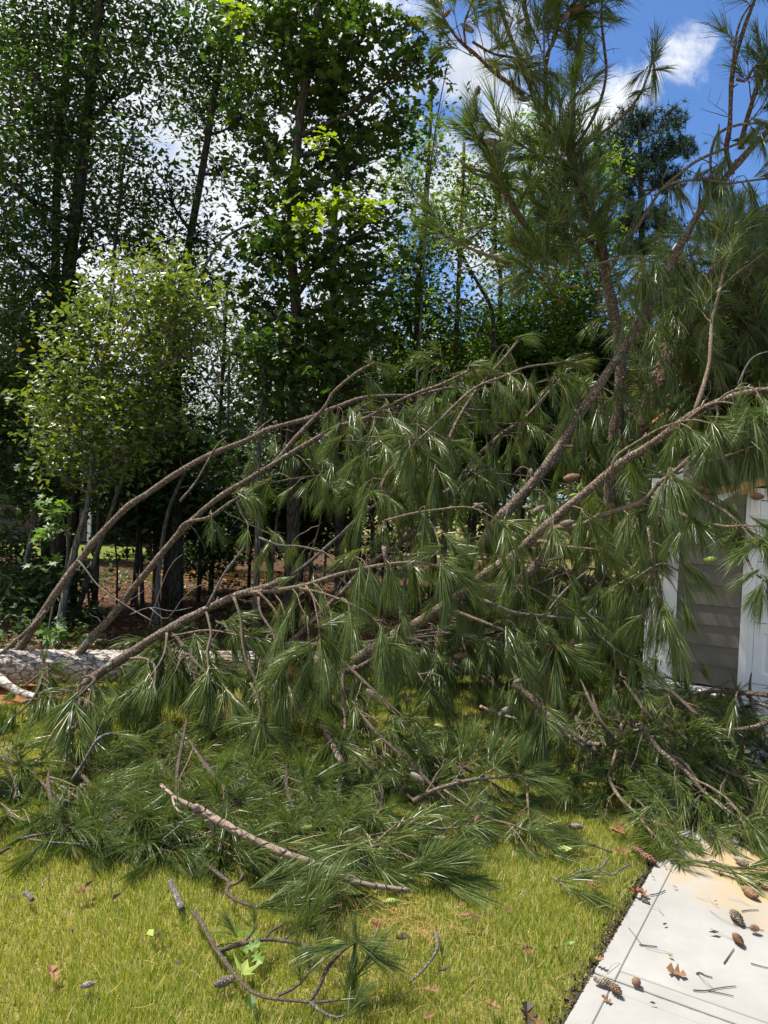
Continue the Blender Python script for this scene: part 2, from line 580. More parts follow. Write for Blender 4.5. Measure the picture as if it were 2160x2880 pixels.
def concrete_mat():
    m, h = mat('pale_broomed_concrete')
    pos = h.n('ShaderNodeNewGeometry').outputs['Position']
    # broom strokes run across the driveway
    rot = h.n('ShaderNodeMapping', {0: pos, 2: (0, 0, -math.atan2(AC[1], AC[0])), 3: (1, 1, 1)}).outputs[0]
    st = h.n('ShaderNodeMapping', {0: rot, 3: (3.0, 90.0, 1.0)}).outputs[0]
    broom = h.noise(st, 1.0, 4, 0.6)
    n1 = h.noise(pos, 2.2, 6, 0.62)
    n2 = h.noise(pos, 160, 3, 0.7)
    n3 = h.noise(pos, 14, 5, 0.6)
    col = h.ramp(n1, [(0.3, (0.25, 0.245, 0.232)), (0.7, (0.345, 0.338, 0.324))])
    col = h.mix(h.math('MULTIPLY', n2, 0.22), col, (0.35, 0.34, 0.32))
    col = h.mix(h.math('MULTIPLY', h.n('ShaderNodeMapRange', {0: n3, 1: 0.58, 2: 0.75}).outputs[0], 0.45), col, (0.27, 0.26, 0.235))
    # rusty needle stain where the wet debris lay, near the garage end
    c = drive(0.95, 2.05)
    dd = h.n('ShaderNodeVectorMath', {0: h.n('ShaderNodeVectorMath', {0: pos, 1: tuple(c)}, operation='SUBTRACT').outputs[0], 1: (0.8, 1.25, 1)}, operation='MULTIPLY').outputs[0]
    ln = h.n('ShaderNodeVectorMath', {0: dd}, operation='LENGTH').outputs[1]
    sm = h.n('ShaderNodeMapRange', {0: h.math('ADD', ln, h.math('MULTIPLY_ADD', h.noise(pos, 5, 5, 0.6), 0.7, -0.35)), 1: 0.95, 2: 0.45}, interpolation_type='SMOOTHSTEP').outputs[0]
    col = h.mix(h.math('MULTIPLY', sm, 0.75), col, (0.40, 0.27, 0.115))
    hg = h.math('ADD', h.math('MULTIPLY', broom, 0.5), h.math('MULTIPLY', n2, 0.6))
    finish(h, principled(h, col, 0.85, 0.2, bump(h, hg, 0.35, 0.002)))
    return m


M_CONC = concrete_mat()
M_JOINT = plain('grimy_joint', (0.26, 0.25, 0.23), 0.9, 0.1, 0.3, 30.0)
M_TROWEL = plain('trowelled_concrete', (0.305, 0.298, 0.284), 0.7, 0.25, 0.1, 6.0)


def ground_mat(name, a, b, c, s1=2.0, s2=40.0, mixc=0.5, bs=0.02):
    m, h = mat(name)
    pos = h.n('ShaderNodeNewGeometry').outputs['Position']
    n1 = h.noise(pos, s1, 5, 0.6)
    n2 = h.noise(pos, s2, 5, 0.7)
    col = h.ramp(n1, [(0.32, a), (0.68, b)])
    col = h.mix(h.math('MULTIPLY', n2, mixc), col, c)
    finish(h, principled(h, col, 0.95, 0.1, bump(h, n2, 0.8, bs)))
    return m


M_SOIL = ground_mat('lawn_thatch', (0.20, 0.19, 0.05), (0.32, 0.26, 0.10), (0.10, 0.09, 0.03))
M_WOODFLOOR = ground_mat('leaf_litter_floor', (0.075, 0.043, 0.024), (0.13, 0.07, 0.035), (0.04, 0.028, 0.018), 0.8, 30.0, 0.7)  # litter colour darkened to stand in for the shade of the canopy
M_FARLAWN = ground_mat('far_lawn', (0.09, 0.14, 0.02), (0.20, 0.20, 0.05), (0.06, 0.09, 0.015), 0.35, 20.0, 0.5)
M_MULCH = ground_mat('orange_straw_bed', (0.27, 0.115, 0.04), (0.36, 0.18, 0.06), (0.11, 0.05, 0.02), 1.5, 40.0, 0.6)


# ------------------------------------------------------------------ setting: ground
def sheet(name, outline, z, m):
    mb = MB()
    o = np.array([(x, y, z) for x, y in outline], float)
    c = o.mean(0)
    n = len(o)
    k = np.arange(n)
    mb.add(np.vstack([o, c]), t=np.stack([k, (k + 1) % n, np.full(n, n)], -1))
    return tag(link(name, mb.mesh(name), m), kind='structure')


def blob_outline(cx, cy, rx, ry, n=40, j=0.12):
    ph = rng.uniform(0, 6.28, 4)
    out = []
    for i in range(n):
        t = 2 * math.pi * i / n
        k = 1 + j * (math.sin(2 * t + ph[0]) + 0.6 * math.sin(5 * t + ph[1]) + 0.4 * math.sin(9 * t + ph[2]))
        out.append((cx + rx * k * math.cos(t), cy + ry * k * math.sin(t)))
    return out


sheet('ground', blob_outline(0, 0, 600, 600, 48, 0.0), -0.03, M_SOIL)
WOODS = [(-26, 8.6), (-15, 8.2), (-9, 8.0), (-6, 7.75), (-4, 7.95), (-2.4, 8.25), (-1.0, 8.9), (0.3, 9.8), (1.0, 11.4), (0.9, 13.5), (1.6, 17), (3.5, 22), (3.0, 27), (-6, 29), (-26, 30)]
_wc = np.array(WOODS, float)
sheet('woods_floor', [(x + 0.10 * math.sin(i * 2.7), y + 0.12 * math.sin(i * 1.9)) for i, (x, y) in enumerate(curve(np.column_stack([np.vstack([_wc, _wc[:1]]), np.zeros(len(_wc) + 1)]), n=90)[:-1, :2])], -0.022, M_WOODFLOOR)
sheet('far_lawn', blob_outline(-9.0, 23.5, 4.8, 2.6, 40, 0.08), -0.014, M_FARLAWN)
sheet('straw_bed', blob_outline(-4.35, 7.3, 1.5, 0.55, 40, 0.08), -0.014, M_MULCH)
sheet('back_straw_bed', blob_outline(-3.6, 18.5, 1.9, 1.1, 40, 0.1), -0.014, M_MULCH)
sheet('side_straw_bed', blob_outline(3.1, 12.6, 1.1, 0.4, 40, 0.1), -0.014, M_MULCH)


# ------------------------------------------------------------------ setting: driveway
def prism(mb, b0, b1, a0, a1, z0, z1, bev=0.004, m=0):
    """slab with softened top arris, in driveway coordinates"""
    def ring(i, z):
        return [drive(b0 + i, a0 + i, z), drive(b1 - i, a0 + i, z), drive(b1 - i, a1 - i, z), drive(b0 + i, a1 - i, z)]
    v = ring(0, z0) + ring(0, z1 - bev) + ring(bev, z1)
    q = []
    for k in (0, 4):
        for j in range(4):
            q.append((k + j, k + (j + 1) % 4, k + 4 + (j + 1) % 4, k + 4 + j))
    q.append((8, 9, 10, 11))
    return mb.add(v, q=q, m=m)


_j = G(1748, 2763) - E0
AJ = float(_j @ AL)          # control joint, distance along the driveway
BJ = 0.094                   # tooled line beside the edge
drv = tag(link('driveway', prism(MB(), 0.004, 7.0, -4.0, 4.55, -0.2, -0.012).mesh('driveway'), M_JOINT), kind='structure')


def slab(b0, b1, a0, a1, m=M_CONC, top=0.0):
    part('slab', prism(MB(), b0, b1, a0, a1, -0.12, top), m, drv)


slab(0, BJ - 0.001, -4, AJ - 0.006)
slab(0, BJ - 0.001, AJ + 0.006, 4.55)
slab(BJ + 0.001, 3.4, -4, AJ - 0.083)
slab(BJ + 0.001, 3.4, AJ + 0.083, 4.55)
slab(3.41, 7.0, -4, AJ - 0.006)
slab(3.41, 7.0, AJ + 0.006, 4.55)
for a0, a1 in ((AJ - 0.081, AJ - 0.009), (AJ + 0.009, AJ + 0.081)):
    part('trowelled_band', prism(MB(), BJ + 0.001, 3.4, a0, a1, -0.12, -0.0025), M_TROWEL, drv)

# ------------------------------------------------------------------ garage
GO = G(2065, 2090)                       # foot of the wall at the left edge of the door trim
WU = AC                                  # along the wall, to the right
WB = AL                                  # into the building
ROTG = np.stack([WU, WB, np.array([0, 0, 1.0])], -1)


def gw(s, b, z):
    return GO + WU * s + WB * b + np.array([0, 0, z])


garage = thing('garage', 'taupe sided garage with white panelled door crushed under the pine top', 'garage', tuple(gw(0.5, 1, 0)))


def gbox(mb, s0, s1, b0, b1, z0, z1, m=0):
    return mb.box(gw((s0 + s1) / 2, (b0 + b1) / 2, (z0 + z1) / 2), (s1 - s0, b1 - b0, z1 - z0), ROTG, m)


SC = -0.535                              # left end of the siding, where the corner board starts
mb = MB()
gbox(mb, SC - 0.10, 0.0, 0.02, 0.12, 0.0, 2.42)
gbox(mb, 0.0, 5.2, 0.06, 0.12, 2.2, 2.42)
gbox(mb, SC - 0.10, SC - 0.0, 0.12, 6.4, 0.0, 2.42)
gbox(mb, 5.0, 5.2, 0.12, 6.4, 0.0, 2.42)
gbox(mb, SC - 0.10, 5.2, 6.4, 6.5, 0.0, 2.42)
part('wall_core', mb, M_SHADOWGAP, garage)


def lap(s0, s1, z0, z1, side=False):
    """one lapped board: thick at its lower edge, tucked in at the top"""
    mb = MB()
    t0, t1, ov = 0.017, 0.006, 0.02
    prof = [(0.015, z0), (-t0, z0), (-t1, z1 + ov), (0.015, z1 + ov)]
    if side:
        pts = [np.array(gw(SC - 0.10 + b - 0.005, s, z)) for s in (s0, s1) for b, z in prof]
    else:
        pts = [np.array(gw(s, b, z)) for s in (s0, s1) for b, z in prof]
    mb.add(pts, q=[(0, 1, 5, 4), (1, 2, 6, 5), (2, 3, 7, 6), (3, 2, 1, 0), (4, 5, 6, 7)])
    return mb


EXPO, Z0 = 0.178, 0.475
for i in range(11):
    z = Z0 + i * EXPO
    part('siding_board', lap(SC + 0.002, -0.004, z, min(z + EXPO, 2.40)), M_SIDING, garage)
for i in range(13):
    z = 0.12 + i * EXPO
    part('siding_board', lap(0.09, 6.3, z, min(z + EXPO, 2.40), True), M_SIDING, garage)
for i in range(1):
    z = 2.26
    part('siding_board', lap(0.0, 5.1, z, 2.40), M_SIDING, garage)

mb = MB()
gbox(mb, SC - 0.118, SC, -0.024, 0.012, 0.02, 2.40)
part('corner_board', mb, M_WHITE, garage)
mb = MB()
gbox(mb, SC - 0.140, SC - 0.1185, -0.020, 0.09, 0.02, 2.40)
part('corner_board', mb, M_WHITE, garage)
mb = MB()                                 # ribbed downspout just left of the corner
sp = [(-0.05, -0.02), (-0.042, -0.032), (-0.03, -0.028), (-0.018, -0.034), (-0.006, -0.028), (0.006, -0.034), (0.018, -0.028), (0.03, -0.034), (0.042, -0.032), (0.05, -0.02), (0.05, 0.03), (-0.05, 0.03)]
v = [gw(SC - 0.222 + a, b + 0.02, z) for z in (0.10, 2.30) for a, b in sp]
k = np.arange(len(sp))
mb.add(v, q=np.stack([k, (k + 1) % len(sp), (k + 1) % len(sp) + len(sp), k + len(sp)], -1))
part('downspout', mb, M_WHITE, garage)

mb = MB()                                 # door casing: flat board, stepped stop
gbox(mb, 0.0, 0.062, -0.03, 0.02, 0.012, 2.235)
gbox(mb, 0.0625, 0.105, -0.012, 0.04, 0.012, 2.172)
part('door_trim', mb, M_WHITE, garage)
mb = MB()
gbox(mb, 0.0625, 5.0, -0.03, 0.02, 2.174, 2.235)
gbox(mb, 0.1055, 4.95, -0.012, 0.04, 2.135, 2.172)
part('door_trim', mb, M_WHITE, garage)

gdoor = part('garage_door', gbox(MB(), 0.1055, 4.95, 0.052, 0.058, 0.012, 2.134), M_SHADOWGAP, garage)
SEC = 0.5305
for r in range(4):
    mb = MB()
    z0, z1 = 0.012 + r * SEC, 0.012 + (r + 1) * SEC - 0.006
    sA, sB, bF = 0.107, 4.948, 0.022

    def panel(s0, s1, za, zb):
        """raised panel: sunk moulding ring round a flat raised field split by a groove"""
        rings = [(0.0, 0.0), (0.016, 0.013), (0.030, 0.013), (0.044, 0.002)]
        vv = []
        for ins, dep in rings:
            vv += [gw(s0 + ins, bF + dep, za + ins), gw(s1 - ins, bF + dep, za + ins), gw(s1 - ins, bF + dep, zb - ins), gw(s0 + ins, bF + dep, zb - ins)]
        qq = []
        for k in range(3):
            for j in range(4):
                qq.append((k * 4 + j, k * 4 + (j + 1) % 4, k * 4 + 4 + (j + 1) % 4, k * 4 + 4 + j))
        mb.add(vv, q=qq)
        i = 0.044
        ns = 2 if r < 4 else 1
        wds = (s1 - s0 - 2 * i) / 3
        for k in range(3):
            a, b = s0 + i + k * wds + (0.004 if k else 0), s0 + i + (k + 1) * wds - (0.004 if k < 2 else 0)
            mb.add([gw(a, bF + .002, za + i), gw(b, bF + .002, za + i), gw(b, bF + .002, zb - i), gw(a, bF + .002, zb - i)], q=[(0, 1, 2, 3)])
            if k < 2:
                mb.add([gw(b, bF + .002, za + i), gw(b + .004, bF + .008, za + i), gw(b + .004, bF + .008, zb - i), gw(b, bF + .002, zb - i)], q=[(0, 1, 2, 3)])
                mb.add([gw(b + .004, bF + .008, za + i), gw(b + .008, bF + .002, za + i), gw(b + .008, bF + .002, zb - i), gw(b + .004, bF + .008, zb - i)], q=[(0, 1, 2, 3)])
    xs = [sA]
    pw, gap = 0.50, 0.105
    s = sA + 0.075
    edges = []
    while s + pw < sB:
        edges.append((s, s + pw))
        s += pw + gap
    za, zb = z0 + 0.085, z1 - 0.085
    # flat stiles and rails round the panels
    prev = sA
    for a, b in edges + [(sB, sB)]:
        mb.add([gw(prev, bF, za), gw(a, bF, za), gw(a, bF, zb), gw(prev, bF, zb)], q=[(0, 1, 2, 3)])
        prev = b
    for zz0, zz1 in ((z0, za), (zb, z1)):
        cuts = sorted([sA, sB] + [e for ed in edges for e in ed])
        for a, b in zip(cuts[:-1], cuts[1:]):
            mb.add([gw(a, bF, zz0), gw(b, bF, zz0), gw(b, bF, zz1), gw(a, bF, zz1)], q=[(0, 1, 2, 3)])
    mb.add([gw(sA, bF, z1), gw(sB, bF, z1), gw(sB, bF + .03, z1), gw(sA, bF + .03, z1)], q=[(0, 1, 2, 3)])
    mb.add([gw(sA, bF, z0), gw(sA, bF + .03, z0), gw(sB, bF + .03, z0), gw(sB, bF, z0)], q=[(0, 1, 2, 3)])
    for a, b in edges:
        panel(a, b, za, zb)
    part('door_section', mb, M_DOOR, gdoor)


def stone_block(s0, s1, b0, b1, z0, z1, seed):
    """rough-faced veneer stone: subdivided front pushed about by noise"""
    r = np.random.default_rng(seed)
    nx, nz = 7, 5
    mb = MB()
    vv = []
    for j in range(nz):
        for i in range(nx):
            u, t = i / (nx - 1), j / (nz - 1)
            edge = min(u, 1 - u, t, 1 - t)
            dep = 0.0 if edge < 0.01 else -0.014 - r.uniform(0, 0.022)
            vv.append(gw(s0 + (s1 - s0) * u + r.uniform(-.004, .004), b0 + dep, z0 + (z1 - z0) * t + r.uniform(-.006, .006)))
    q = [(j * nx + i, j * nx + i + 1, (j + 1) * nx + i + 1, (j + 1) * nx + i) for j in range(nz - 1) for i in range(nx - 1)]
    mb.add(vv, q=q)
    gbox(mb, s0 + .003, s1 - .003, b0 + .002, b1, z0 + .003, z1 - .003)
    return mb


sb = part('stone_base', gbox(MB(), SC - 0.12, -0.012, -0.075, 0.019, 0.0, 0.40), M_JOINT, garage)
seed = 10
for z0, z1, cuts in ((0.005, 0.125, (-0.655, -0.40, -0.17, -0.008)), (0.137, 0.262, (-0.655, -0.50, -0.24, -0.008)), (0.274, 0.385, (-0.655, -0.37, -0.12, -0.008))):
    for a, b in zip(cuts[:-1], cuts[1:]):
        seed += 1
        part('stone', stone_block(a + .004, b - .004, -0.10, -0.076, z0, z1, seed), M_STONE, sb)
part('stone', stone_block(SC - 0.14, -0.004, -0.135, -0.02, 0.392, 0.462, 99), M_WHITE, sb, label='whitish projecting cap stone')

# roof over it: two slopes, ridge along the building; built course by course at the front left where it shows
RZ, RSL = 2.50, 0.62
roof = part('roof', gbox(MB(), 0.12, 2.4, -0.32, 6.8, 2.425, 2.455), M_SOFFIT, garage)
mb = MB()
gbox(mb, 0.16, 2.4, -0.345, -0.321, 2.40, 2.56)
part('fascia', mb, M_WHITE, roof)
for i in range(17):
    s0 = SC - 0.06 + i * 0.17
    z = RZ + (s0 - SC + 0.06) * RSL
    mb = MB()
    v = []
    for b in (0.0, 6.8):
        v += [gw(s0, b, z), gw(s0 + .19, b, z + .19 * RSL), gw(s0 + .19, b, z + .19 * RSL + .004), gw(s0, b, z + 0.016)]
    mb.add(v, q=[(0, 3, 7, 4), (3, 2, 6, 7), (0, 1, 2, 3), (4, 7, 6, 5)])
    part('shingle', mb, M_SHINGLE, roof)
mb = MB()
v = [gw(SC - 0.06, 0.03, RZ - .04), gw(SC + 2.5, 0.03, RZ - .04 + 2.56 * RSL), gw(SC + 2.5, 0.03, 2.425), gw(SC - 0.06, 0.03, 2.425)]
v2 = [x + WB * 0.05 for x in v]
mb.add(v + v2, q=[(0, 1, 2, 3), (4, 7, 6, 5)])
part('gable', mb, M_SIDING, roof)
# smashed eave: a splintered rafter tail, a cracked fascia and a sheet of soffit hanging loose


def bar(p0, p1, w_, h_, taper=1.0, rough=0.0, n=6):
    p0, p1 = np.asarray(p0, float), np.asarray(p1, float)
    t = unit(p1 - p0)
    a = unit(np.cross(t, [0, 0, 1]))
    b = np.cross(a, t)
    mb = MB()
    vs = []
    for i in range(n):
        f = i / (n - 1)
        c = p0 + (p1 - p0) * f
        k = 1 + (taper - 1) * f
        for su, sv in ((-1, -1), (1, -1), (1, 1), (-1, 1)):
            vs.append(c + a * su * w_ / 2 * k + b * sv * h_ / 2 * k + rng.uniform(-rough, rough, 3))
    q = [(i * 4 + j, i * 4 + (j + 1) % 4, i * 4 + 4 + (j + 1) % 4, i * 4 + 4 + j) for i in range(n - 1) for j in range(4)] + [(3, 2, 1, 0), tuple((n - 1) * 4 + j for j in range(4))]
    return mb.add(vs, q=q)


dG = 6.55
part('rafter_tail', bar(P(1985, 1388, dG), P(2150, 1356, dG - .05), 0.045, 0.075, 0.8, 0.008), M_LUMBER, garage, label='snapped orange rafter tail under the needles')
part('rafter_tail', bar(P(1960, 1402, dG + .1), P(2120, 1376, dG), 0.04, 0.05, 1.1, 0.01), M_LUMBER, garage, label='second snapped rafter tail below the first')
mb = MB()
sh = [P(2000, 1398, 6.5), P(2085, 1376, 6.45), P(2050, 1398, 6.42), P(2042, 1402, 6.43), P(2020, 1416, 6.45), P(1998, 1408, 6.5)]
mb.add(sh + [p + WB * 0.012 for p in sh], t=[(0, 1, 2), (0, 2, 3), (0, 3, 4), (0, 4, 5), (6, 8, 7), (6, 9, 8), (6, 10, 9), (6, 11, 10)], q=[(i, (i + 1) % 6, (i + 1) % 6 + 6, i + 6) for i in range(6)])
part('torn_soffit', mb, M_SOFFIT, garage, label='bent white soffit sheet hanging off the eave')
mb = MB()
sh = [P(1993, 1412, 6.55), P(2016, 1396, 6.5), P(2012, 1406, 6.5), P(1999, 1420, 6.55)]
mb.add(sh + [p + WB * 0.01 for p in sh], q=[(0, 1, 2, 3), (4, 7, 6, 5)] + [(i, (i + 1) % 4, (i + 1) % 4 + 4, i + 4) for i in range(4)])
part('torn_soffit', mb, M_WHITE, garage, label='small white sliver of broken soffit')

# ------------------------------------------------------------------ pine tuft templates
NEEDLE_W = 0.0030


def make_tuft(elev, seed, n=84, wide=0.62, nl=0.225, shoot=0.15, nw=NEEDLE_W):
    """needle brush on a short shoot pointing along +X tilted by ELEV degrees; +Z is up"""
    r = np.random.default_rng(seed)
    e = math.radians(elev)
    ax = np.array([math.cos(e), 0, math.sin(e)])
    s1 = np.array([0, 1.0, 0])
    s2 = np.cross(ax, s1)
    V, T = [], []
    gust = r.normal(0, 0.22, 3)
    n = int(n * r.uniform(0.75, 1.15))
    nl = nl * r.uniform(0.85, 1.15)
    for i in range(n):
        t = r.uniform(0, 1) ** 0.8
        base = ax * shoot * (t - 0.25)
        ang = r.uniform(0, 2 * math.pi)
        sp = wide * (1.15 - 0.75 * t) * r.uniform(0.5, 1.2)
        d = unit(ax * math.cos(sp) + (s1 * math.cos(ang) + s2 * math.sin(ang)) * math.sin(sp))
        L = nl * (r.uniform(0.8, 1.12) if r.random() > 0.12 else r.uniform(0.3, 0.7))
        d = unit(d + gust * r.uniform(0.3, 1.2))
        droop = L * r.uniform(0.05, 0.40)
        mid = base + d * L * 0.55 - np.array([0, 0, droop * 0.28])
        tip = base + d * L - np.array([0, 0, droop])
        wv = unit(np.cross(d, r.normal(size=3))) * nw * 0.5
        k = len(V)
        V += [base - wv, base + wv, mid - wv * 0.95, mid + wv * 0.95, tip]
        T += [(k, k + 1, k + 3), (k, k + 3, k + 2), (k + 2, k + 3, k + 4)]
    return np.array(V), np.array(T)


ELEVS = [-88, -62, -35, -8, 20, 48, 76]
NV = 5
TUFTS = {}
for ei, el in enumerate(ELEVS):
    for vv in range(NV):
        TUFTS[(ei, vv)] = make_tuft(el, 100 + ei * 10 + vv, n=48, wide=0.36 if el < -50 else 0.46 if el < 30 else 0.60)
FAR_TUFTS = {(ei, vv): make_tuft(el, 500 + ei * 10 + vv, n=25, wide=0.38 if el < -50 else 0.5 if el < 30 else 0.62, nl=0.24, nw=0.0058) for ei, el in enumerate(ELEVS) for vv in range(NV)}
MID_TUFTS = {(ei, vv): make_tuft(el, 700 + ei * 10 + vv, n=50, wide=0.36 if el < -50 else 0.46 if el < 30 else 0.58, nw=0.0046) for ei, el in enumerate(ELEVS) for vv in range(NV)}
TUFT_MESH = {}


def lod(t):
    d = np.linalg.norm(t[0] - CAM)
    return 0 if d < 5.7 else 1 if d < 8.7 else 2




def tuft_mesh(key, brown=False):
    k = (key, brown)
    if k not in TUFT_MESH:
        el = ELEVS[key[0]]
        v, t = make_tuft(el, 300 + key[0] * 10 + key[1], n=104, wide=0.36 if el < -50 else 0.46 if el < 30 else 0.60)
        me = MB().add(v, t=t).mesh('needle_tuft')
        me.materials.append(M_NEEDLE_BROWN if brown else M_NEEDLE)
        TUFT_MESH[k] = me
    return TUFT_MESH[k]


class Tufts:
    """positions and directions of needle tufts of one limb"""
    def __init__(self):
        self.L = []

    def add(self, p, ax, sc=1.0, brown=False):
        ax = unit(ax)
        el = math.degrees(math.asin(max(-1, min(1, ax[2]))))
        ei = int(np.argmin([abs(el - e) for e in ELEVS]))
        yaw = math.atan2(ax[1], ax[0]) if abs(el) < 80 else rng.uniform(0, 6.28)
        self.L.append((np.asarray(p, float), yaw, sc, (ei, int(rng.integers(NV))), brown))


ALL_TUFTS = []      # (limb object, tuft), split into parts and the joined rest at the end


def tuft_matrix(t):
    return Matrix.Translation(Vector(t[0])) @ Matrix.Rotation(t[1], 4, 'Z') @ Matrix.Scale(t[2], 4)


def grow(pts, mode, dens, t0=0.1, ln=(0.25, 0.6), sc=1.0, t1=1.0, tip=True, zmin=0.03, bias=None):
    """side twigs and needle tufts along a limb; returns (twig MB, Tufts)"""
    tw, tf = MB(), Tufts()
    seg = np.linalg.norm(np.diff(pts, axis=0), axis=1)
    cum = np.concatenate([[0], np.cumsum(seg)])
    Ltot = cum[-1]
    n = max(1, int(dens * Ltot * (t1 - t0)))
    for i in range(n):
        t = t0 + (t1 - t0) * (i + rng.uniform(0, 1)) / n
        s = t * Ltot
        k = min(len(seg) - 1, int(np.searchsorted(cum, s, 'right') - 1))
        p = pts[k] + (pts[k + 1] - pts[k]) * (s - cum[k]) / (seg[k] + 1e-9)
        tan = unit(pts[k + 1] - pts[k])
        side = unit(np.cross(tan, rng.normal(size=3)))
        L = rng.uniform(*ln) * (1 - 0.35 * t)
        if mode == 'hang':
            d0 = unit(tan * 0.55 + side * 0.8 + np.array([0, 0, 0.05]))
            d1 = unit(d0 * 0.5 + np.array([0, 0, -1.0]) * rng.uniform(0.35, 1.1))
        elif mode == 'up':
            d0 = unit(tan * 0.8 + side * 0.65)
            d1 = unit(d0 * 0.5 + tan * 0.35 + np.array([0, 0, rng.uniform(0.1, 0.7)]))
        else:  # 'lie': spread out close to the ground
            d0 = unit(tan * 0.7 + side * np.array([0.8, 0.8, 0.35]))
            d1 = unit(d0 + tan * 0.3 + np.array([0, 0, rng.uniform(-0.45, 0.25)]))
        if bias is not None:
            d0 = unit(d0 + bias * 0.4)
            d1 = unit(d1 + bias * 0.4)
        f = np.linspace(0, 1, 5)[:, None]
        path = p + (d0 * f + (d1 - d0) * f * f * 0.5) * L
        path += rng.normal(0, 0.012, path.shape) * f
        path[:, 2] = np.maximum(path[:, 2], zmin)
        tw.tube(path, np.linspace(0.0062, 0.0028, 5) * (0.8 + 0.5 * rng.random()), 3, False)
        td = unit(path[-1] - path[-2])
        tf.add(path[-1], td + np.array([0, 0, -0.55 if mode == 'hang' else 0.0]), sc * rng.uniform(0.75, 1.2))
        for q in range(rng.integers(1, 4)):
            j = rng.integers(1, 4)
            sd = unit(np.cross(path[j + 1] - path[j], rng.normal(size=3)))
            ax = unit(td * 0.8 + sd * 0.8 + (np.array([0, 0, -0.9]) if mode == 'hang' else np.array([0, 0, 0.15])))
            e = path[j] + ax * rng.uniform(0.03, 0.12)
            e[2] = max(e[2], zmin)
            tw.tube([path[j], e], [0.003, 0.0025], 3, False)
            tf.add(e, ax, sc * rng.uniform(0.65, 1.05))
    if tip:
        td = unit(pts[-1] - pts[-3])
        if mode == 'hang':
            td = unit(td + np.array([0, 0, -0.5]))
        tf.add(pts[-1], td, sc * 1.1)
        for q in range(3):
            tf.add(pts[-1] - td * 0.05 * q, unit(td + rng.normal(0, 0.6, 3)), sc * 0.9)
    return tw, tf


# ------------------------------------------------------------------ the fallen pine
pine = thing('fallen_pine', 'big fallen pine whose green limbs spread from the lawn onto the garage', 'pine tree', tuple(G(150, 1960)))


def rough_trunk(pts, radii, sides, amp, seed):
    """trunk with knobbly bark plates in the mesh itself"""
    c = curve(pts, n=int(np.linalg.norm(np.diff(np.asarray(pts), axis=0), axis=1).sum() / 0.025))
    rr = np.interp(np.linspace(0, 1, len(c)), np.linspace(0, 1, len(radii)), radii)
    mb = MB().tube(c, rr, sides, True)
    v = mb.v[0]
    r = np.random.default_rng(seed)
    n = len(c)
    # irregular plates: random seeds in (along, around), each with its own height
    ns = int(n * 0.025 * 2 * math.pi * rr.mean() / (0.075 * 0.05))
    sx_, sa_, sh_ = r.uniform(0, n * 0.025, ns), r.uniform(0, 2 * math.pi, ns), r.uniform(0.0, 1, ns)
    xs = np.repeat(np.arange(n) * 0.025, sides)
    an = np.tile(np.linspace(0, 2 * math.pi, sides, endpoint=False), n)
    rm = np.repeat(rr, sides)
    h = np.zeros(n * sides)
    for i0 in range(0, len(xs), 2000):
        sl = slice(i0, i0 + 2000)
        da = (an[sl, None] - sa_[None] + math.pi) % (2 * math.pi) - math.pi
        d = ((xs[sl, None] - sx_[None]) / 1.5) ** 2 + (da * rm[sl, None]) ** 2
        srt = np.partition(d, 1, axis=1)
        e = np.sqrt(srt[:, 1]) - np.sqrt(srt[:, 0])
        h[sl] = np.clip(e / 0.02, 0, 1) * (0.5 + 0.5 * sh_[np.argmin(d, 1)])
    cen = np.repeat(c, sides, axis=0)
    out = v[:n * sides] - cen
    v[:n * sides] = cen + out * (1 + amp * (h - 0.5))[:, None]
    return mb


TP = [(-7.5, 6.9, 0.20), (-5.0, 7.2, 0.20), (-3.1, 7.55, 0.20), (-1.5, 7.95, 0.21), (0.2, 8.35, 0.20), (1.9, 8.75, 0.24), (2.9, 9.0, 0.42)]
part('trunk', rough_trunk(TP, [0.20, 0.185, 0.165, 0.14, 0.13, 0.13, 0.13], 64, 0.13, 3), M_LOG, pine, smooth=False)
TPc = curve(TP)
# snapped stem above: it broke on the eave and the split wood shows
part('broken_stem', rough_trunk([P(1790, 1225, 7.9), P(1835, 1120, 8.05), P(1880, 1000, 8.3), P(1945, 880, 8.6), P(2030, 720, 8.9)], [0.075, 0.085, 0.08, 0.07, 0.05], 28, 0.12, 4), M_RED, pine)
for i, (a, b, c, d) in enumerate([(1745, 1260, 1850, 1175), (1770, 1245, 1880, 1150), (1760, 1235, 1840, 1210), (1800, 1235, 1900, 1190), (1735, 1275, 1800, 1225), (1830, 1190, 1880, 1110)]):
    part('splinter', bar(P(a, b, 7.7 + 0.04 * i), P(c, d, 7.85 + 0.03 * i), 0.035, 0.022, 0.15, 0.014, 9), M_SPLIT, pine, label='raw orange splintered wood at the break')

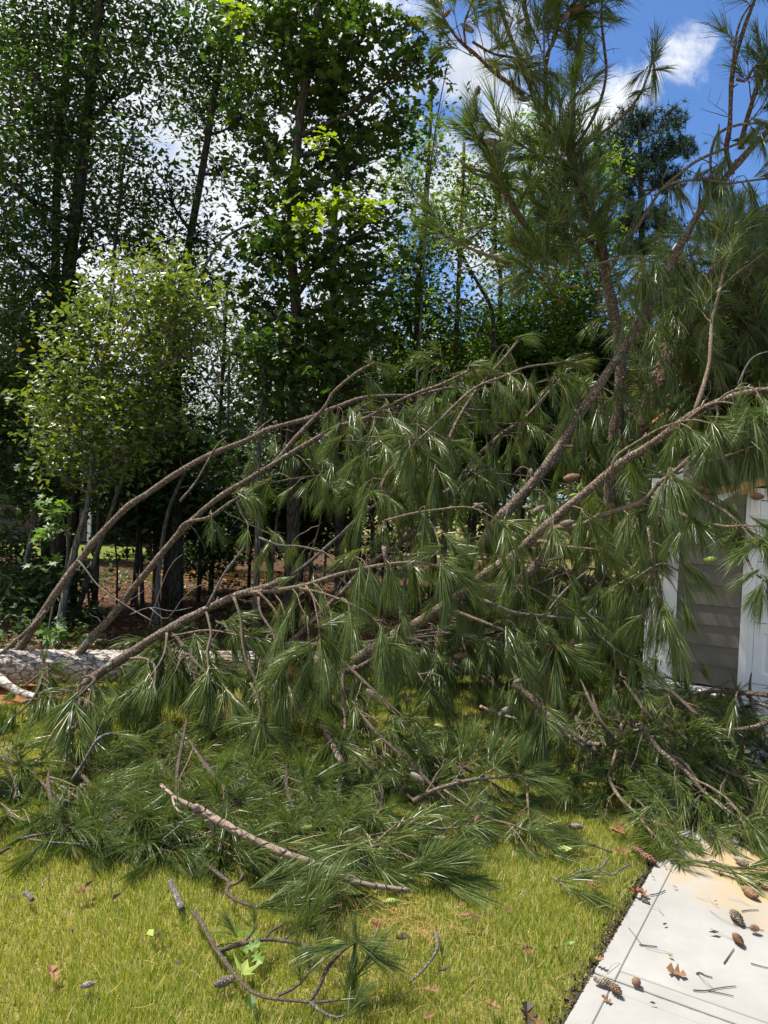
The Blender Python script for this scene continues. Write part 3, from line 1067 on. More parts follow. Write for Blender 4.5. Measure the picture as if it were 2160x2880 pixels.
# limbs traced in the photo: crop, points, depth at start and end, radius in photo pixels at start and end, growth
LIMBS = [
    ('c3', [(-60, 1420), (0, 1462), (60, 1500), (130, 1530), (185, 1540)], 6.9, 6.6, 16, 9, M_LOG, ('hang', 3, .3, (.15, .3), .9)),
    ('c5', [(95, 88), (150, 72), (200, 78)], 6.5, 6.4, 5, 3, M_LIMB, ('hang', 5, .2, (.1, .25), .85)),
    ('c3', [(100, 1500), (170, 1440), (210, 1400)], 7.0, 7.0, 4, 3, M_TWIG, ('hang', 8, .1, (.1, .3), .9)),
    ('c3', [(330, 1480), (420, 1430), (520, 1400), (640, 1420)], 6.6, 6.6, 4, 3, M_TWIG, ('hang', 9, .0, (.15, .35), .95)),
    # left limbs rising off the log
    ('c3', [(50, 1365), (100, 1310), (230, 1110), (340, 950), (430, 840), (540, 725), (640, 655), (770, 570), (910, 490), (1060, 430), (1180, 375), (1330, 335), (1450, 285), (1550, 250), (1659, 235), (1800, 232), (1930, 205), (2050, 203), (2130, 215)], 7.5, 7.9, 13, 4, M_LIMB, ('hang', 3.2, .52, (.15, .4), .85)),
    ('c3', [(0, 1350), (60, 1300), (130, 1240), (200, 1165)], 7.4, 7.45, 7, 6, M_LIMB, None),
    ('c3', [(322, 1372), (400, 1280), (480, 1190), (600, 1040), (690, 930), (760, 850), (880, 730), (1000, 640), (1100, 580), (1190, 520), (1300, 390), (1410, 270), (1445, 215), (1550, 130), (1620, 92)], 7.55, 7.2, 13, 4, M_LIMB, ('hang', 2.6, .55, (.12, .35), .85)),
    ('c3', [(1150, 550), (1240, 493), (1330, 440), (1450, 370), (1560, 340), (1659, 290), (1750, 245), (1900, 190), (2060, 110)], 7.25, 7.1, 8, 4, M_LIMB, ('hang', 5.5, .1, (.2, .55), .95)),
    ('c3', [(760, 850), (800, 785), (900, 760), (980, 705), (1050, 660)], 7.2, 6.9, 7, 4, M_LIMB, ('hang', 3, .3, (.15, .35), .9)),
    ('c3', [(1020, 685), (1060, 770), (1130, 815), (1190, 840)], 6.95, 6.8, 4, 2.5, M_TWIG, ('hang', 5, .3, (.15, .3), .9)),
    ('c3', [(340, 945), (430, 1060), (560, 1150), (660, 1210)], 7.3, 6.9, 3, 1.6, M_GREY, None),
    ('c3', [(1120, 850), (1200, 880), (1290, 885), (1360, 900), (1400, 910), (1430, 940), (1450, 985)], 6.6, 6.5, 4, 2, M_GREY, None),
    ('c3', [(1260, 1010), (1340, 950), (1400, 900), (1480, 825), (1560, 750), (1640, 690), (1700, 600)], 6.9, 6.7, 5, 4, M_GREY, ('hang', 3, .6, (.1, .3), .85)),
    ('c3', [(780, 690), (850, 600), (930, 460), (975, 420)], 7.5, 7.6, 4, 3, M_LIMB, None),
    ('c3', [(1085, 415), (1130, 370), (1180, 330)], 7.7, 7.8, 4, 2, M_LIMB, None),
    # the near thick limb
    ('c3', [(290, 1600), (320, 1545), (380, 1470), (470, 1405), (560, 1350), (700, 1260), (790, 1210), (880, 1165), (1000, 1105), (1100, 1075), (1200, 1042)], 6.5, 5.7, 17, 10, M_LIMB, None),
    ('c3', [(1080, 1085), (1200, 1077), (1320, 1050), (1450, 1010), (1560, 985), (1659, 965), (1760, 955), (1850, 962), (1950, 990)], 5.75, 5.4, 7, 4, M_TWIG, ('hang', 7, .05, (.3, .6), 1.15)),
    ('c3', [(1010, 1100), (1040, 1200), (1047, 1300), (1065, 1380), (1110, 1480), (1125, 1600), (1140, 1690)], 5.8, 5.5, 5, 3.5, M_TWIG, ('hang', 5, .6, (.12, .3), 1.2)),
    ('c3', [(1110, 1075), (1180, 1150), (1210, 1230), (1217, 1330), (1215, 1440)], 5.7, 5.5, 4.5, 3, M_TWIG, ('hang', 5, .55, (.12, .3), 1.2)),
    ('c3', [(1115, 1110), (1130, 1180), (1180, 1260), (1200, 1350), (1205, 1450)], 5.68, 5.45, 4.5, 3, M_TWIG, ('hang', 5, .55, (.12, .3), 1.2)),
    ('c3', [(890, 1170), (912, 1260), (895, 1330), (900, 1400), (905, 1470)], 5.9, 5.6, 4.5, 3, M_TWIG, ('hang', 6, .4, (.15, .35), 1.15)),
    ('c3', [(720, 1255), (715, 1330), (690, 1390), (655, 1440), (620, 1500)], 6.05, 5.7, 4, 2.5, M_TWIG, ('hang', 6, .4, (.15, .35), 1.1)),
    ('c3', [(560, 1370), (620, 1368), (660, 1390), (672, 1430), (662, 1500)], 6.1, 5.9, 5, 3, M_TWIG, ('hang', 5, .4, (.15, .35), 1.1)),
    ('c3', [(740, 1275), (870, 1250), (940, 1252), (1030, 1270), (1110, 1282)], 6.2, 5.9, 3.5, 2.5, M_TWIG, ('hang', 5, .5, (.15, .35), 1.0)),
    ('c3', [(895, 1150), (960, 1020), (1010, 950), (1050, 893)], 5.85, 5.9, 5, 3, M_GREY, None),
    ('c3', [(1320, 1055), (1350, 1100), (1370, 1180), (1385, 1290)], 5.5, 5.3, 3, 2.2, M_TWIG, ('hang', 6, .5, (.1, .3), 1.2)),
    ('c3', [(1290, 1065), (1400, 1090), (1500, 1130), (1580, 1170), (1640, 1230), (1650, 1300)], 5.5, 5.2, 4, 2.5, M_TWIG, ('hang', 6, .35, (.15, .35), 1.1)),
    ('c3', [(640, 1240), (700, 1050), (745, 960), (790, 920)], 6.4, 6.4, 2, 1.2, M_GREY, None),
    ('c3', [(650, 1150), (720, 1200), (790, 1110), (850, 1060), (900, 1050)], 6.3, 6.2, 2, 1.2, M_GREY, None),
    ('c3', [(560, 1180), (650, 1150), (740, 1165), (830, 1150)], 6.4, 6.3, 2, 1.2, M_GREY, None),
    ('c3', [(700, 1240), (690, 1150), (670, 1080), (640, 1040)], 6.3, 6.3, 1.8, 1, M_GREY, None),
    # grey lichened limb behind
    ('c3', [(1230, 1330), (1320, 1240), (1400, 1160), (1490, 1075), (1570, 985), (1640, 935), (1720, 880), (1830, 790)], 7.4, 7.5, 9, 8, M_LIMB, ('hang', 4, .3, (.2, .5), 1.0)),
    ('c4', [(240, 672), (330, 600), (400, 500), (500, 410), (600, 340), (650, 290), (750, 180), (820, 100)], 7.5, 7.7, 10, 5, M_LIMB, ('hang', 4.5, .05, (.2, .5), 1.0)),
    ('c4', [(-20, 640), (20, 560), (100, 470), (200, 380), (380, 210), (520, 150), (620, 112), (780, 90)], 6.6, 7.2, 5, 3, M_TWIG, ('hang', 4.5, .3, (.15, .45), .95)),
    ('c4', [(210, 620), (240, 540), (290, 400), (350, 290), (420, 190), (540, 50), (590, -20)], 6.7, 7.3, 7, 4, M_LIMB, ('hang', 4, .1, (.2, .5), 1.0)),
    # the long limb across the middle
    ('c4', [(-120, 1380), (0, 1300), (100, 1245), (230, 1165), (330, 1100), (430, 1010), (560, 930), (620, 870), (700, 800), (800, 710), (960, 580), (1080, 490), (1190, 420), (1330, 320), (1470, 250), (1600, 218), (1700, 205)], 6.3, 4.9, 19, 9, M_LIMB, ('hang', 3.5, .25, (.25, .6), 1.1)),
    ('c4', [(700, 815), (780, 800), (850, 790), (950, 750), (1060, 715), (1130, 680), (1190, 610), (1250, 570), (1390, 440), (1480, 385), (1580, 335)], 5.7, 4.9, 10, 4.5, M_TWIG, ('hang', 6, .2, (.2, .5), 1.15)),
    ('c4', [(1150, 690), (1200, 705), (1260, 735), (1310, 760), (1350, 780)], 5.3, 5.0, 8, 6, M_TWIG, ('hang', 5, .2, (.12, .28), .95)),
    ('c4', [(1190, 610), (1300, 560), (1400, 520), (1520, 480), (1659, 430)], 5.2, 4.8, 4, 3, M_TWIG, ('hang', 5, .2, (.12, .25), .95)),
    ('c4', [(1390, 440), (1440, 330), (1435, 280)], 5.0, 5.05, 4.5, 4, M_TWIG, None),
    ('c4', [(1300, 345), (1370, 290), (1440, 262), (1510, 270), (1570, 300), (1600, 330)], 5.15, 4.85, 4, 2.5, M_TWIG, ('hang', 6, .5, (.12, .3), 1.2)),
    ('c4', [(1430, 270), (1480, 225), (1550, 200), (1600, 205), (1640, 270), (1670, 310)], 5.05, 4.8, 4, 2.5, M_TWIG, ('hang', 6, .5, (.12, .3), 1.2)),
    ('c4', [(980, 590), (1000, 500), (1090, 435), (1200, 372), (1310, 342), (1370, 345), (1440, 365)], 5.4, 5.0, 4, 2.5, M_TWIG, ('hang', 6, .4, (.12, .35), 1.05)),
    ('c4', [(1240, 590), (1300, 620), (1380, 680), (1450, 720), (1520, 775), (1590, 850), (1659, 900)], 5.1, 4.6, 5, 4, M_TWIG, ('hang', 3, .2, (.12, .25), .9)),
    ('c4', [(1420, 790), (1480, 800), (1560, 796), (1659, 800)], 4.8, 4.6, 3.5, 3, M_TWIG, ('hang', 4, .6, (.12, .3), 1.0)),
    ('c4', [(1480, 830), (1560, 860), (1659, 900), (1750, 940)], 4.9, 4.7, 6, 5, M_TWIG, ('hang', 5, .5, (.12, .25), .9)),
    ('c4', [(1500, 850), (1560, 930), (1600, 1000), (1659, 1040)], 4.9, 4.6, 4, 3, M_LIMB, ('hang', 4, .6, (.1, .2), .9)),
    ('c4', [(1140, 800), (1160, 950), (1170, 1050), (1200, 1130), (1230, 1190)], 5.4, 5.2, 5, 4, M_LIMB, ('hang', 8, .1, (.2, .45), 1.1)),
    ('c4', [(1270, 990), (1200, 960), (1120, 1000), (1040, 1060)], 5.6, 5.5, 3, 2, M_TWIG, ('hang', 5, .3, (.15, .4), 1.0)),
    ('c4', [(600, 880), (680, 868), (760, 885), (850, 895), (950, 900)], 5.9, 5.7, 8, 3, M_TWIG, ('hang', 5, .3, (.2, .5), 1.05)),
    ('c4', [(430, 1120), (540, 1165), (620, 1180), (700, 1188), (860, 1200), (960, 1196), (1030, 1200)], 5.7, 5.5, 6, 4, M_GREY, ('hang', 4.5, .2, (.15, .4), 1.0)),
    ('c4', [(860, 1205), (940, 1280), (1010, 1335), (1090, 1380)], 5.55, 5.4, 4, 3, M_GREY, ('hang', 5, .4, (.15, .4), 1.0)),
    ('c4', [(690, 1185), (760, 1100), (830, 1030), (890, 985)], 5.7, 5.8, 5, 3, M_GREY, None),
    ('c4', [(420, 1060), (520, 1055), (620, 1060), (700, 1100), (780, 1160)], 5.8, 5.6, 4, 2, M_TWIG, ('hang', 6, .3, (.15, .4), 1.0)),
    ('c4', [(310, 1165), (400, 1200), (500, 1240), (600, 1300), (690, 1305), (770, 1325)], 5.8, 5.4, 6, 3, M_TWIG, ('hang', 7, .2, (.2, .45), 1.1)),
    ('c4', [(600, 1300), (610, 1380), (640, 1450), (655, 1560), (660, 1640)], 5.5, 5.3, 4, 3, M_TWIG, ('hang', 6, .4, (.15, .35), 1.15)),
    ('c4', [(430, 1080), (520, 1055), (600, 1025), (640, 990), (700, 915), (760, 840)], 6.8, 6.7, 18, 14, M_LIMB, None),
    ('c4', [(0, 775), (120, 745), (250, 725), (370, 718), (460, 755), (520, 800)], 5.6, 5.5, 4, 2, M_TWIG, ('hang', 6, .2, (.2, .45), 1.1)),
    ('c4', [(160, 740), (210, 800), (240, 880), (245, 950)], 5.6, 5.4, 3.5, 2, M_TWIG, ('hang', 7, .3, (.12, .35), 1.1)),
    ('c4', [(0, 880), (20, 1000), (60, 1080), (70, 1160), (80, 1220)], 5.6, 5.5, 7, 6, M_LIMB, ('hang', 4, .2, (.2, .5), 1.1)),
    ('c4', [(-200, 1440), (-60, 1390), (30, 1290), (-20, 1230)], 6.4, 6.3, 12, 6, M_LIMB, ('hang', 3, .2, (.2, .5), 1.05)),
    # upright stem and its sprays
    ('c4', [(425, 880), (480, 790), (580, 680), (720, 520), (800, 395), (880, 268), (960, 145), (1050, 10), (1145, -145), (1230, -310), (1310, -465), (1380, -585), (1440, -665), (1500, -735), (1580, -825), (1659, -910), (1760, -995)], 6.7, 6.6, 18, 8, M_LIMB, ('hang', 4, .3, (.25, .6), 1.0)),
    ('c2', [(955, 1125), (930, 1030), (890, 930), (850, 820), (820, 730), (790, 650), (745, 575)], 7.35, 7.2, 15, 9, M_RED, ('up', 3.5, .0, (.3, .7), 1.1)),
    ('c2', [(815, 690), (812, 600), (815, 500), (820, 350), (840, 230), (850, 130), (870, 0), (880, -120)], 7.2, 7.4, 10, 6, M_RED, ('up', 4.5, .15, (.2, .55), 1.1)),
    ('c2', [(830, 625), (890, 530), (940, 420), (960, 320), (955, 220), (940, 80), (945, -60)], 7.2, 7.0, 5.5, 3.5, M_RED, ('up', 3.2, .5, (.15, .35), 1.05)),
    ('c2', [(880, 615), (960, 560), (1010, 520), (1070, 460), (1110, 400), (1140, 325), (1160, 255)], 7.15, 6.9, 5.5, 3, M_LIMB, ('up', 2.2, .35, (.06, .2), .95)),
    ('c2', [(735, 1095), (690, 1070), (640, 1010), (580, 930), (540, 850), (480, 740), (430, 640), (405, 590)], 7.1, 6.6, 11, 7, M_RED, ('up', 5, .2, (.3, .65), 1.15)),
    ('c2', [(330, 690), (380, 745), (450, 765), (500, 790)], 6.6, 6.8, 5, 6, M_TWIG, ('up', 4, .0, (.2, .5), 1.0)),
    ('c2', [(600, 410), (540, 360), (460, 300), (400, 240), (340, 190), (290, 130), (255, 70)], 7.0, 6.8, 7, 4, M_RED, ('up', 3.2, .2, (.2, .45), 1.0)),
    ('c2', [(355, 205), (345, 110), (375, 20), (390, -40)], 6.85, 6.8, 4, 3, M_RED, ('up', 5, .2, (.1, .3), .95)),
    ('c2', [(660, 470), (640, 400), (600, 290), (550, 170), (520, 80), (495, 0), (490, -80)], 7.05, 7.0, 8, 5, M_RED, ('up', 4.5, .15, (.2, .5), 1.1)),
    ('c2', [(380, 180), (470, 230), (560, 250), (600, 300)], 6.85, 7.0, 4, 4, M_RED, ('up', 4, .0, (.15, .35), 1.0)),
    ('c2', [(700, 470), (700, 260), (730, 180), (750, 100), (757, 0), (760, -60)], 7.15, 7.1, 7, 5, M_RED, ('up', 4.5, .1, (.2, .5), 1.1)),
    ('c2', [(690, 280), (692, 180), (688, 80)], 7.0, 7.0, 4, 3, M_GREY, ('up', 4, .2, (.2, .4), 1.0)),
    ('c2', [(630, 130), (610, 40), (600, -60)], 7.1, 7.2, 9, 7, M_RED, ('up', 6, .0, (.25, .5), 1.1)),
    ('c2', [(690, 110), (740, 70), (800, 65), (860, 40), (900, 10), (960, -20)], 7.1, 7.0, 4, 3, M_RED, ('up', 5, .0, (.2, .4), 1.0)),
    ('c2', [(860, 830), (820, 740), (760, 690), (640, 670)], 7.2, 7.1, 8, 4, M_RED, ('up', 6, .0, (.3, .6), 1.15)),
    ('c2', [(910, 1050), (860, 1010), (820, 980), (740, 930)], 7.15, 6.9, 6, 4, M_RED, ('up', 5, .1, (.25, .5), 1.1)),
    ('c2', [(850, 1250), (750, 1220), (690, 1185), (630, 1160)], 7.0, 6.8, 5, 3.5, M_TWIG, ('up', 4, .3, (.2, .4), 1.0)),
    ('c2', [(555, 1132), (430, 1097), (340, 1058), (280, 1025), (240, 1005)], 6.8, 6.7, 5, 3.5, M_TWIG, ('up', 3.5, .35, (.12, .35), 1.0)),
    ('c2', [(480, 1060), (420, 1140), (330, 1165), (290, 1160)], 6.85, 6.8, 2.5, 2, M_GREY, None),
    ('c2', [(530, 1060), (600, 1065), (690, 1080)], 6.9, 7.0, 3, 4, M_TWIG, ('up', 5, .0, (.2, .4), 1.0)),
    ('c2', [(960, 1210), (1000, 1130), (1040, 1060), (1080, 1000), (1120, 940), (1200, 820), (1280, 750), (1360, 690), (1480, 640), (1560, 610)], 7.2, 6.6, 6, 4, M_TWIG, ('hang', 4.5, .25, (.2, .5), 1.05)),
    ('c2', [(860, 1190), (885, 1155), (960, 1130), (1030, 1113), (1100, 1108), (1180, 1150)], 6.7, 6.4, 4, 2.5, M_TWIG, ('hang', 7, .3, (.2, .45), 1.1)),
    ('c2', [(1190, 825), (1240, 795), (1320, 778), (1390, 778), (1480, 792), (1560, 785), (1659, 770)], 6.8, 6.3, 4.5, 3.5, M_TWIG, ('hang', 7, .1, (.2, .5), 1.1)),
    ('c2', [(1500, 750), (1480, 650), (1490, 540), (1500, 380), (1520, 250), (1560, 110), (1600, 0), (1620, -80)], 6.7, 6.6, 8, 5, M_RED, ('up', 1.5, .5, (.15, .3), .95)),
    ('c2', [(1505, 330), (1515, 200), (1540, 90), (1580, 20)], 6.6, 6.6, 3.5, 3, M_RED, None),
    ('c2', [(1540, 640), (1555, 560), (1590, 450), (1620, 360), (1670, 300)], 6.75, 6.6, 9, 6, M_RED, ('up', 5, .2, (.2, .4), 1.05)),
    ('c2', [(1420, 780), (1410, 690), (1430, 600), (1470, 560), (1550, 535), (1640, 530)], 6.7, 6.4, 5, 4, M_LIMB, ('hang', 5, .5, (.2, .4), 1.05)),
    ('c2', [(1520, 340), (1560, 350), (1600, 290), (1650, 280)], 6.6, 6.5, 5, 4, M_RED, ('up', 6, .3, (.12, .3), 1.0)),
    ('c4', [(1345, 295), (1375, 200), (1405, 100), (1415, 0), (1418, -90), (1440, -180), (1470, -320), (1500, -430), (1515, -480)], 5.6, 6.2, 7, 4, M_TWIG, ('up', 2.5, .45, (.15, .4), .95)),
    ('c2', [(1300, 1130), (1350, 1230), (1380, 1300), (1410, 1370)], 6.7, 6.4, 4, 3, M_TWIG, ('hang', 4, .3, (.2, .4), 1.0)),
    ('c2', [(1440, 1270), (1500, 1200), (1580, 1140), (1659, 1080)], 6.3, 6.0, 3, 2.5, M_TWIG, ('hang', 5, .4, (.2, .4), 1.0)),
    ('c4', [(890, 1340), (900, 1200), (915, 1080), (940, 960), (965, 700), (1000, 400), (1020, 150), (1015, -20), (985, -160), (950, -350)], 7.6, 7.35, 22, 16, M_LIMB, ('hang', 2.5, .3, (.25, .6), 1.0)),
    ('c4', [(1530, 190), (1570, 100), (1610, 60), (1680, 40)], 5.5, 5.6, 3, 2, M_GREY, None),
    # right-hand heap on the drive and by the garage
    ('c6', [(560, 0), (640, 70), (720, 160), (780, 220), (860, 270), (960, 330)], 6.1, 5.5, 10, 5, M_LIMB, ('hang', 5, .3, (.2, .45), 1.05)),
    ('c6', [(1060, 170), (1110, 195), (1150, 240), (1200, 300), (1290, 370), (1370, 460), (1440, 520), (1500, 560), (1600, 650)], 5.5, 4.7, 9, 4, M_LIMB, ('hang', 4.5, .3, (.2, .5), 1.05)),
    ('c6', [(1210, 300), (1300, 345), (1350, 420), (1390, 440), (1480, 500), (1570, 600)], 5.3, 4.75, 5, 3, M_TWIG, ('hang', 5, .3, (.2, .5), 1.1)),
    ('c6', [(1030, 170), (1015, 260), (990, 340), (970, 400), (1000, 470), (1040, 520), (1100, 575), (1140, 630), (1200, 690)], 5.6, 4.55, 6, 3.5, M_TWIG, ('hang', 5, .4, (.15, .4), 1.0)),
    ('c6', [(1075, 490), (1120, 530), (1150, 580), (1200, 640)], 5.0, 4.7, 3.5, 2.5, M_TWIG, ('hang', 5, .3, (.15, .35), 1.0)),
    ('c6', [(1659, 172), (1600, 190), (1530, 200), (1450, 212), (1400, 240), (1350, 262), (1310, 310)], 5.4, 5.7, 7, 7, M_LIMB, ('hang', 6, .0, (.3, .6), 1.05)),
    ('c6', [(1310, 310), (1350, 370), (1400, 430), (1480, 500), (1560, 550), (1640, 620)], 5.6, 4.8, 5, 3, M_TWIG, ('hang', 5, .2, (.2, .5), 1.05)),
    ('c6', [(1340, 50), (1400, 38), (1480, 38), (1530, 45), (1590, 48), (1700, 60)], 6.0, 5.4, 5, 10, M_LIMB, ('hang', 4, .0, (.15, .3), .95)),
    ('c6', [(1570, 55), (1610, 85), (1670, 110)], 5.6, 5.4, 5, 4, M_LIMB, None),
    ('c6', [(1170, 270), (1175, 360), (1210, 420), (1245, 470)], 5.5, 5.1, 5, 3, M_TWIG, ('hang', 5, .3, (.2, .4), 1.0)),
    ('c6', [(1430, 360), (1500, 390), (1560, 412), (1659, 435)], 5.3, 4.9, 5, 3.5, M_TWIG, ('hang', 6, .1, (.2, .5), 1.05)),
    ('c6', [(1560, 415), (1590, 480), (1620, 560), (1670, 610)], 5.1, 4.75, 4.5, 3, M_TWIG, ('hang', 6, .2, (.2, .4), 1.05)),
    ('c6', [(1450, 200), (1490, 160), (1525, 138)], 5.8, 5.9, 3.5, 3, M_LIMB, None),
    ('c6', [(850, 275), (900, 235), (960, 210), (990, 215)], 5.6, 5.5, 3, 1.5, M_GREY, None),
    ('c6', [(700, 130), (780, 200), (870, 260), (940, 265)], 5.9, 5.7, 12, 9, M_LIMB, None),
    ('c6', [(415, 105), (470, 125), (540, 150), (580, 160)], 5.5, 5.4, 5, 4, M_STRIP, None),
    # front heap on the grass
    ('c5', [(375, 80), (345, 160), (300, 215), (240, 272), (170, 330), (110, 370), (50, 400), (0, 430)], 5.9, 4.95, 8, 4, M_LIMB, ('lie', 4.5, .3, (.15, .35), .95)),
    ('c5', [(310, 420), (350, 360), (385, 300), (420, 245), (470, 222), (520, 232), (555, 245)], 4.9, 5.2, 6, 4, M_GREY, ('lie', 5, .1, (.15, .4), 1.0)),
    ('c5', [(210, 425), (260, 445), (310, 480), (370, 525), (430, 585), (490, 655)], 4.8, 4.35, 4, 3, M_TWIG, ('lie', 7, .1, (.15, .4), 1.05)),
    ('c5', [(285, 500), (250, 560), (235, 600), (290, 612), (350, 655)], 4.6, 4.35, 4.5, 3, M_GREY, ('lie', 5, .3, (.15, .3), .95)),
    ('c5', [(90, 672), (140, 672), (200, 655), (270, 632), (320, 600)], 4.25, 4.4, 4, 3, M_GREY, None),
    ('c5', [(130, 680), (150, 712), (210, 735), (270, 742), (330, 765), (400, 760)], 4.24, 4.2, 4, 2.5, M_GREY, ('lie', 3, .7, (.08, .2), .85)),
    ('c5', [(1085, 0), (1110, 60), (1122, 110), (1140, 200)], 5.4, 5.3, 4, 3, M_TWIG, ('hang', 6, .5, (.1, .3), 1.2)),
    ('c5', [(1385, 160), (1410, 210), (1440, 280), (1475, 350)], 5.5, 4.95, 8, 9, M_LIMB, None),
    ('c5', [(1480, -60), (1482, 60), (1492, 180), (1475, 270)], 5.5, 5.1, 6, 4, M_TWIG, ('hang', 5, .3, (.15, .35), 1.1)),
    ('c6', [(120, 515), (170, 485), (225, 458), (330, 430), (430, 412), (520, 405), (610, 398)], 4.7, 4.85, 8, 4, M_TWIG, ('lie', 5.5, .1, (.15, .4), 1.05)),
    ('c6', [(612, 398), (620, 450), (622, 505), (625, 570), (630, 610)], 4.85, 4.6, 5, 2.5, M_TWIG, ('hang', 7, .4, (.08, .2), .9)),
    ('c6', [(260, 465), (340, 520), (400, 560), (470, 590), (560, 615), (640, 650)], 4.75, 4.45, 4, 3, M_TWIG, ('lie', 3, .2, (.1, .3), .9)),
    ('c6', [(95, 605), (150, 612), (200, 628), (260, 632), (300, 615), (320, 595)], 4.5, 4.55, 6, 4, M_GREY, ('lie', 3, .4, (.1, .25), .9)),
    ('c5', [(1380, 710), (1480, 690), (1560, 720), (1659, 700), (1780, 780), (1850, 760)], 4.3, 4.2, 5, 4, M_TWIG, ('lie', 9, .0, (.2, .4), 1.1)),
    ('c5', [(880, 660), (1000, 680), (1150, 720), (1300, 780), (1420, 830)], 4.35, 4.1, 5, 4, M_TWIG, ('lie', 8, .0, (.2, .4), 1.05)),
    ('c5', [(400, 520), (520, 560), (640, 620), (760, 650)], 4.7, 4.4, 5, 4, M_TWIG, ('lie', 9, .0, (.2, .45), 1.1)),
    ('c5', [(480, 330), (600, 420), (700, 500), (820, 560)], 5.2, 4.6, 6, 4, M_TWIG, ('lie', 8, .0, (.2, .45), 1.1)),
    ('c5', [(0, 520), (40, 560), (20, 620)], 4.7, 4.5, 4, 3, M_TWIG, ('lie', 9, .0, (.15, .35), 1.0)),
    ('c5', [(60, 560), (70, 450), (40, 370), (10, 330)], 4.75, 4.9, 4, 3, M_LIMB, ('lie', 6, .1, (.12, .3), 1.0)),
]
limb_objs = []
for crop, pts, d0, d1, r0, r1, m, gr in LIMBS:
    pp = px(crop, pts)
    n = len(pp)
    W = np.array([P(x, y, d0 + (d1 - d0) * i / (n - 1)) for i, (x, y) in enumerate(pp)])
    W[:, 2] = np.maximum(W[:, 2], 0.035)
    c = curve(W, step=0.06)
    wob = rng.normal(0, 1, c.shape)
    for _ in range(3):
        wob[1:-1] = (wob[:-2] + wob[1:-1] + wob[2:]) / 3
    rad = 0.9 * np.linspace(r0 * d0, r1 * d1, len(c)) / FPX
    c = c + wob * np.minimum(rad * 0.35, 0.006)[:, None]
    rad *= 1 + 0.14 * np.sin(np.arange(len(c)) * rng.uniform(0.5, 0.9) + rng.uniform(0, 6)) * rng.uniform(0.3, 1.0, len(c))
    big = r0 > 6
    lb = MB().tube(c, rad, 12 if big else 7, True, 0.07 if big else 0.03)
    dead = MB()
    Lc = np.linalg.norm(np.diff(c, axis=0), axis=1).sum()
    if r0 > 5 and len(c) > 8:
        for k in range(int(Lc * 4.5)):
            j = int(rng.integers(3, len(c) - 3))
            tn = unit(c[j + 1] - c[j - 1])
            sd_ = unit(np.cross(tn, rng.normal(size=3)))
            dr = unit(sd_ + tn * rng.uniform(.2, .9))
            if rng.random() < 0.6:      # snapped stub or knot
                L_ = rad[j] * rng.uniform(1.5, 3.2)
                lb.tube([c[j], c[j] + dr * L_ * .6, c[j] + dr * L_], [rad[j] * .5, rad[j] * .32, rad[j] * .22], 6, True, .12)
            else:                       # bare dead twig, kinked
                L_ = rng.uniform(.12, .42)
                p_ = [c[j]]
                for q_ in range(4):
                    dr = unit(dr + rng.normal(0, .28, 3))
                    p_.append(p_[-1] + dr * L_ / 4)
                p_ = np.array(p_)
                p_[:, 2] = np.maximum(p_[:, 2], .02)
                dead.tube(p_, [.0042, .0036, .003, .0024, .0016], 4, False)
                if rng.random() < .6:
                    dead.tube([p_[2], p_[2] + unit(dr + rng.normal(0, .7, 3)) * L_ * .4], [.0026, .0012], 3, False)
    o = part('limb', lb, m, pine, smooth=True)
    if dead.v:
        part('dead_twigs', dead, M_GREY, o, smooth=True, kind='stuff')
    limb_objs.append(o)
    if gr:
        up_ = gr[0] == 'up' and len(pts) > 2
        gr = (gr[0], gr[1] * (2.1 if up_ else 1.1), gr[2], gr[3], gr[4] * (1.15 if up_ else 0.95))
        tw, tf = grow(c, gr[0], gr[1], gr[2], gr[3], gr[4])
        t = part('side_twigs', tw, M_TWIG, o, smooth=True, kind='stuff')
        ALL_TUFTS += [(o, x) for x in tf.L]


def filler(p0, d, L, mode, dens, r, sc=1.05, sag=0.25, m=M_LIMB, t0=0.15, ln=(.25, .55), zmin=0.03):
    d = unit(d)
    f = np.linspace(0, 1, 10)[:, None]
    c = p0 + d * f * L + np.array([0, 0, -1.0]) * sag * L * f * f + np.cross(d, [0, 0, 1]) * 0.12 * L * np.sin(f * rng.uniform(2, 5) + rng.uniform(0, 3)) * f
    c[:, 2] = np.maximum(c[:, 2], zmin + 0.01)
    o = part('limb', MB().tube(c, r * np.interp(np.linspace(0, 1, 10), [0, .3, 1], [.3, .9, .3]), 6, True, 0.05), M_THINBARK if m is M_TWIG or m is M_LIMB else m, pine, smooth=True)
    tw, tf = grow(c, mode, dens, t0, ln, sc, zmin=zmin)
    part('side_twigs', tw, M_TWIG, o, smooth=True, kind='stuff')
    ALL_TUFTS.extend((o, x) for x in tf.L)


# limbs from the log into the middle of the heap
for i in range(30):
    p = TPc[int((0.47 + 0.5 * rng.random()) * (len(TPc) - 1))]
    reach = np.clip((p[0] + 1.6) / 4.2, 0.1, 1.0)
    filler(p, (0.75, rng.uniform(-0.45, 0.25), rng.uniform(0.3, 0.55 + 0.5 * reach)), rng.uniform(1.0, 1.5) + 1.0 * reach, 'hang', 5.0, 0.03, 1.05, 0.2, ln=(.2, .5))
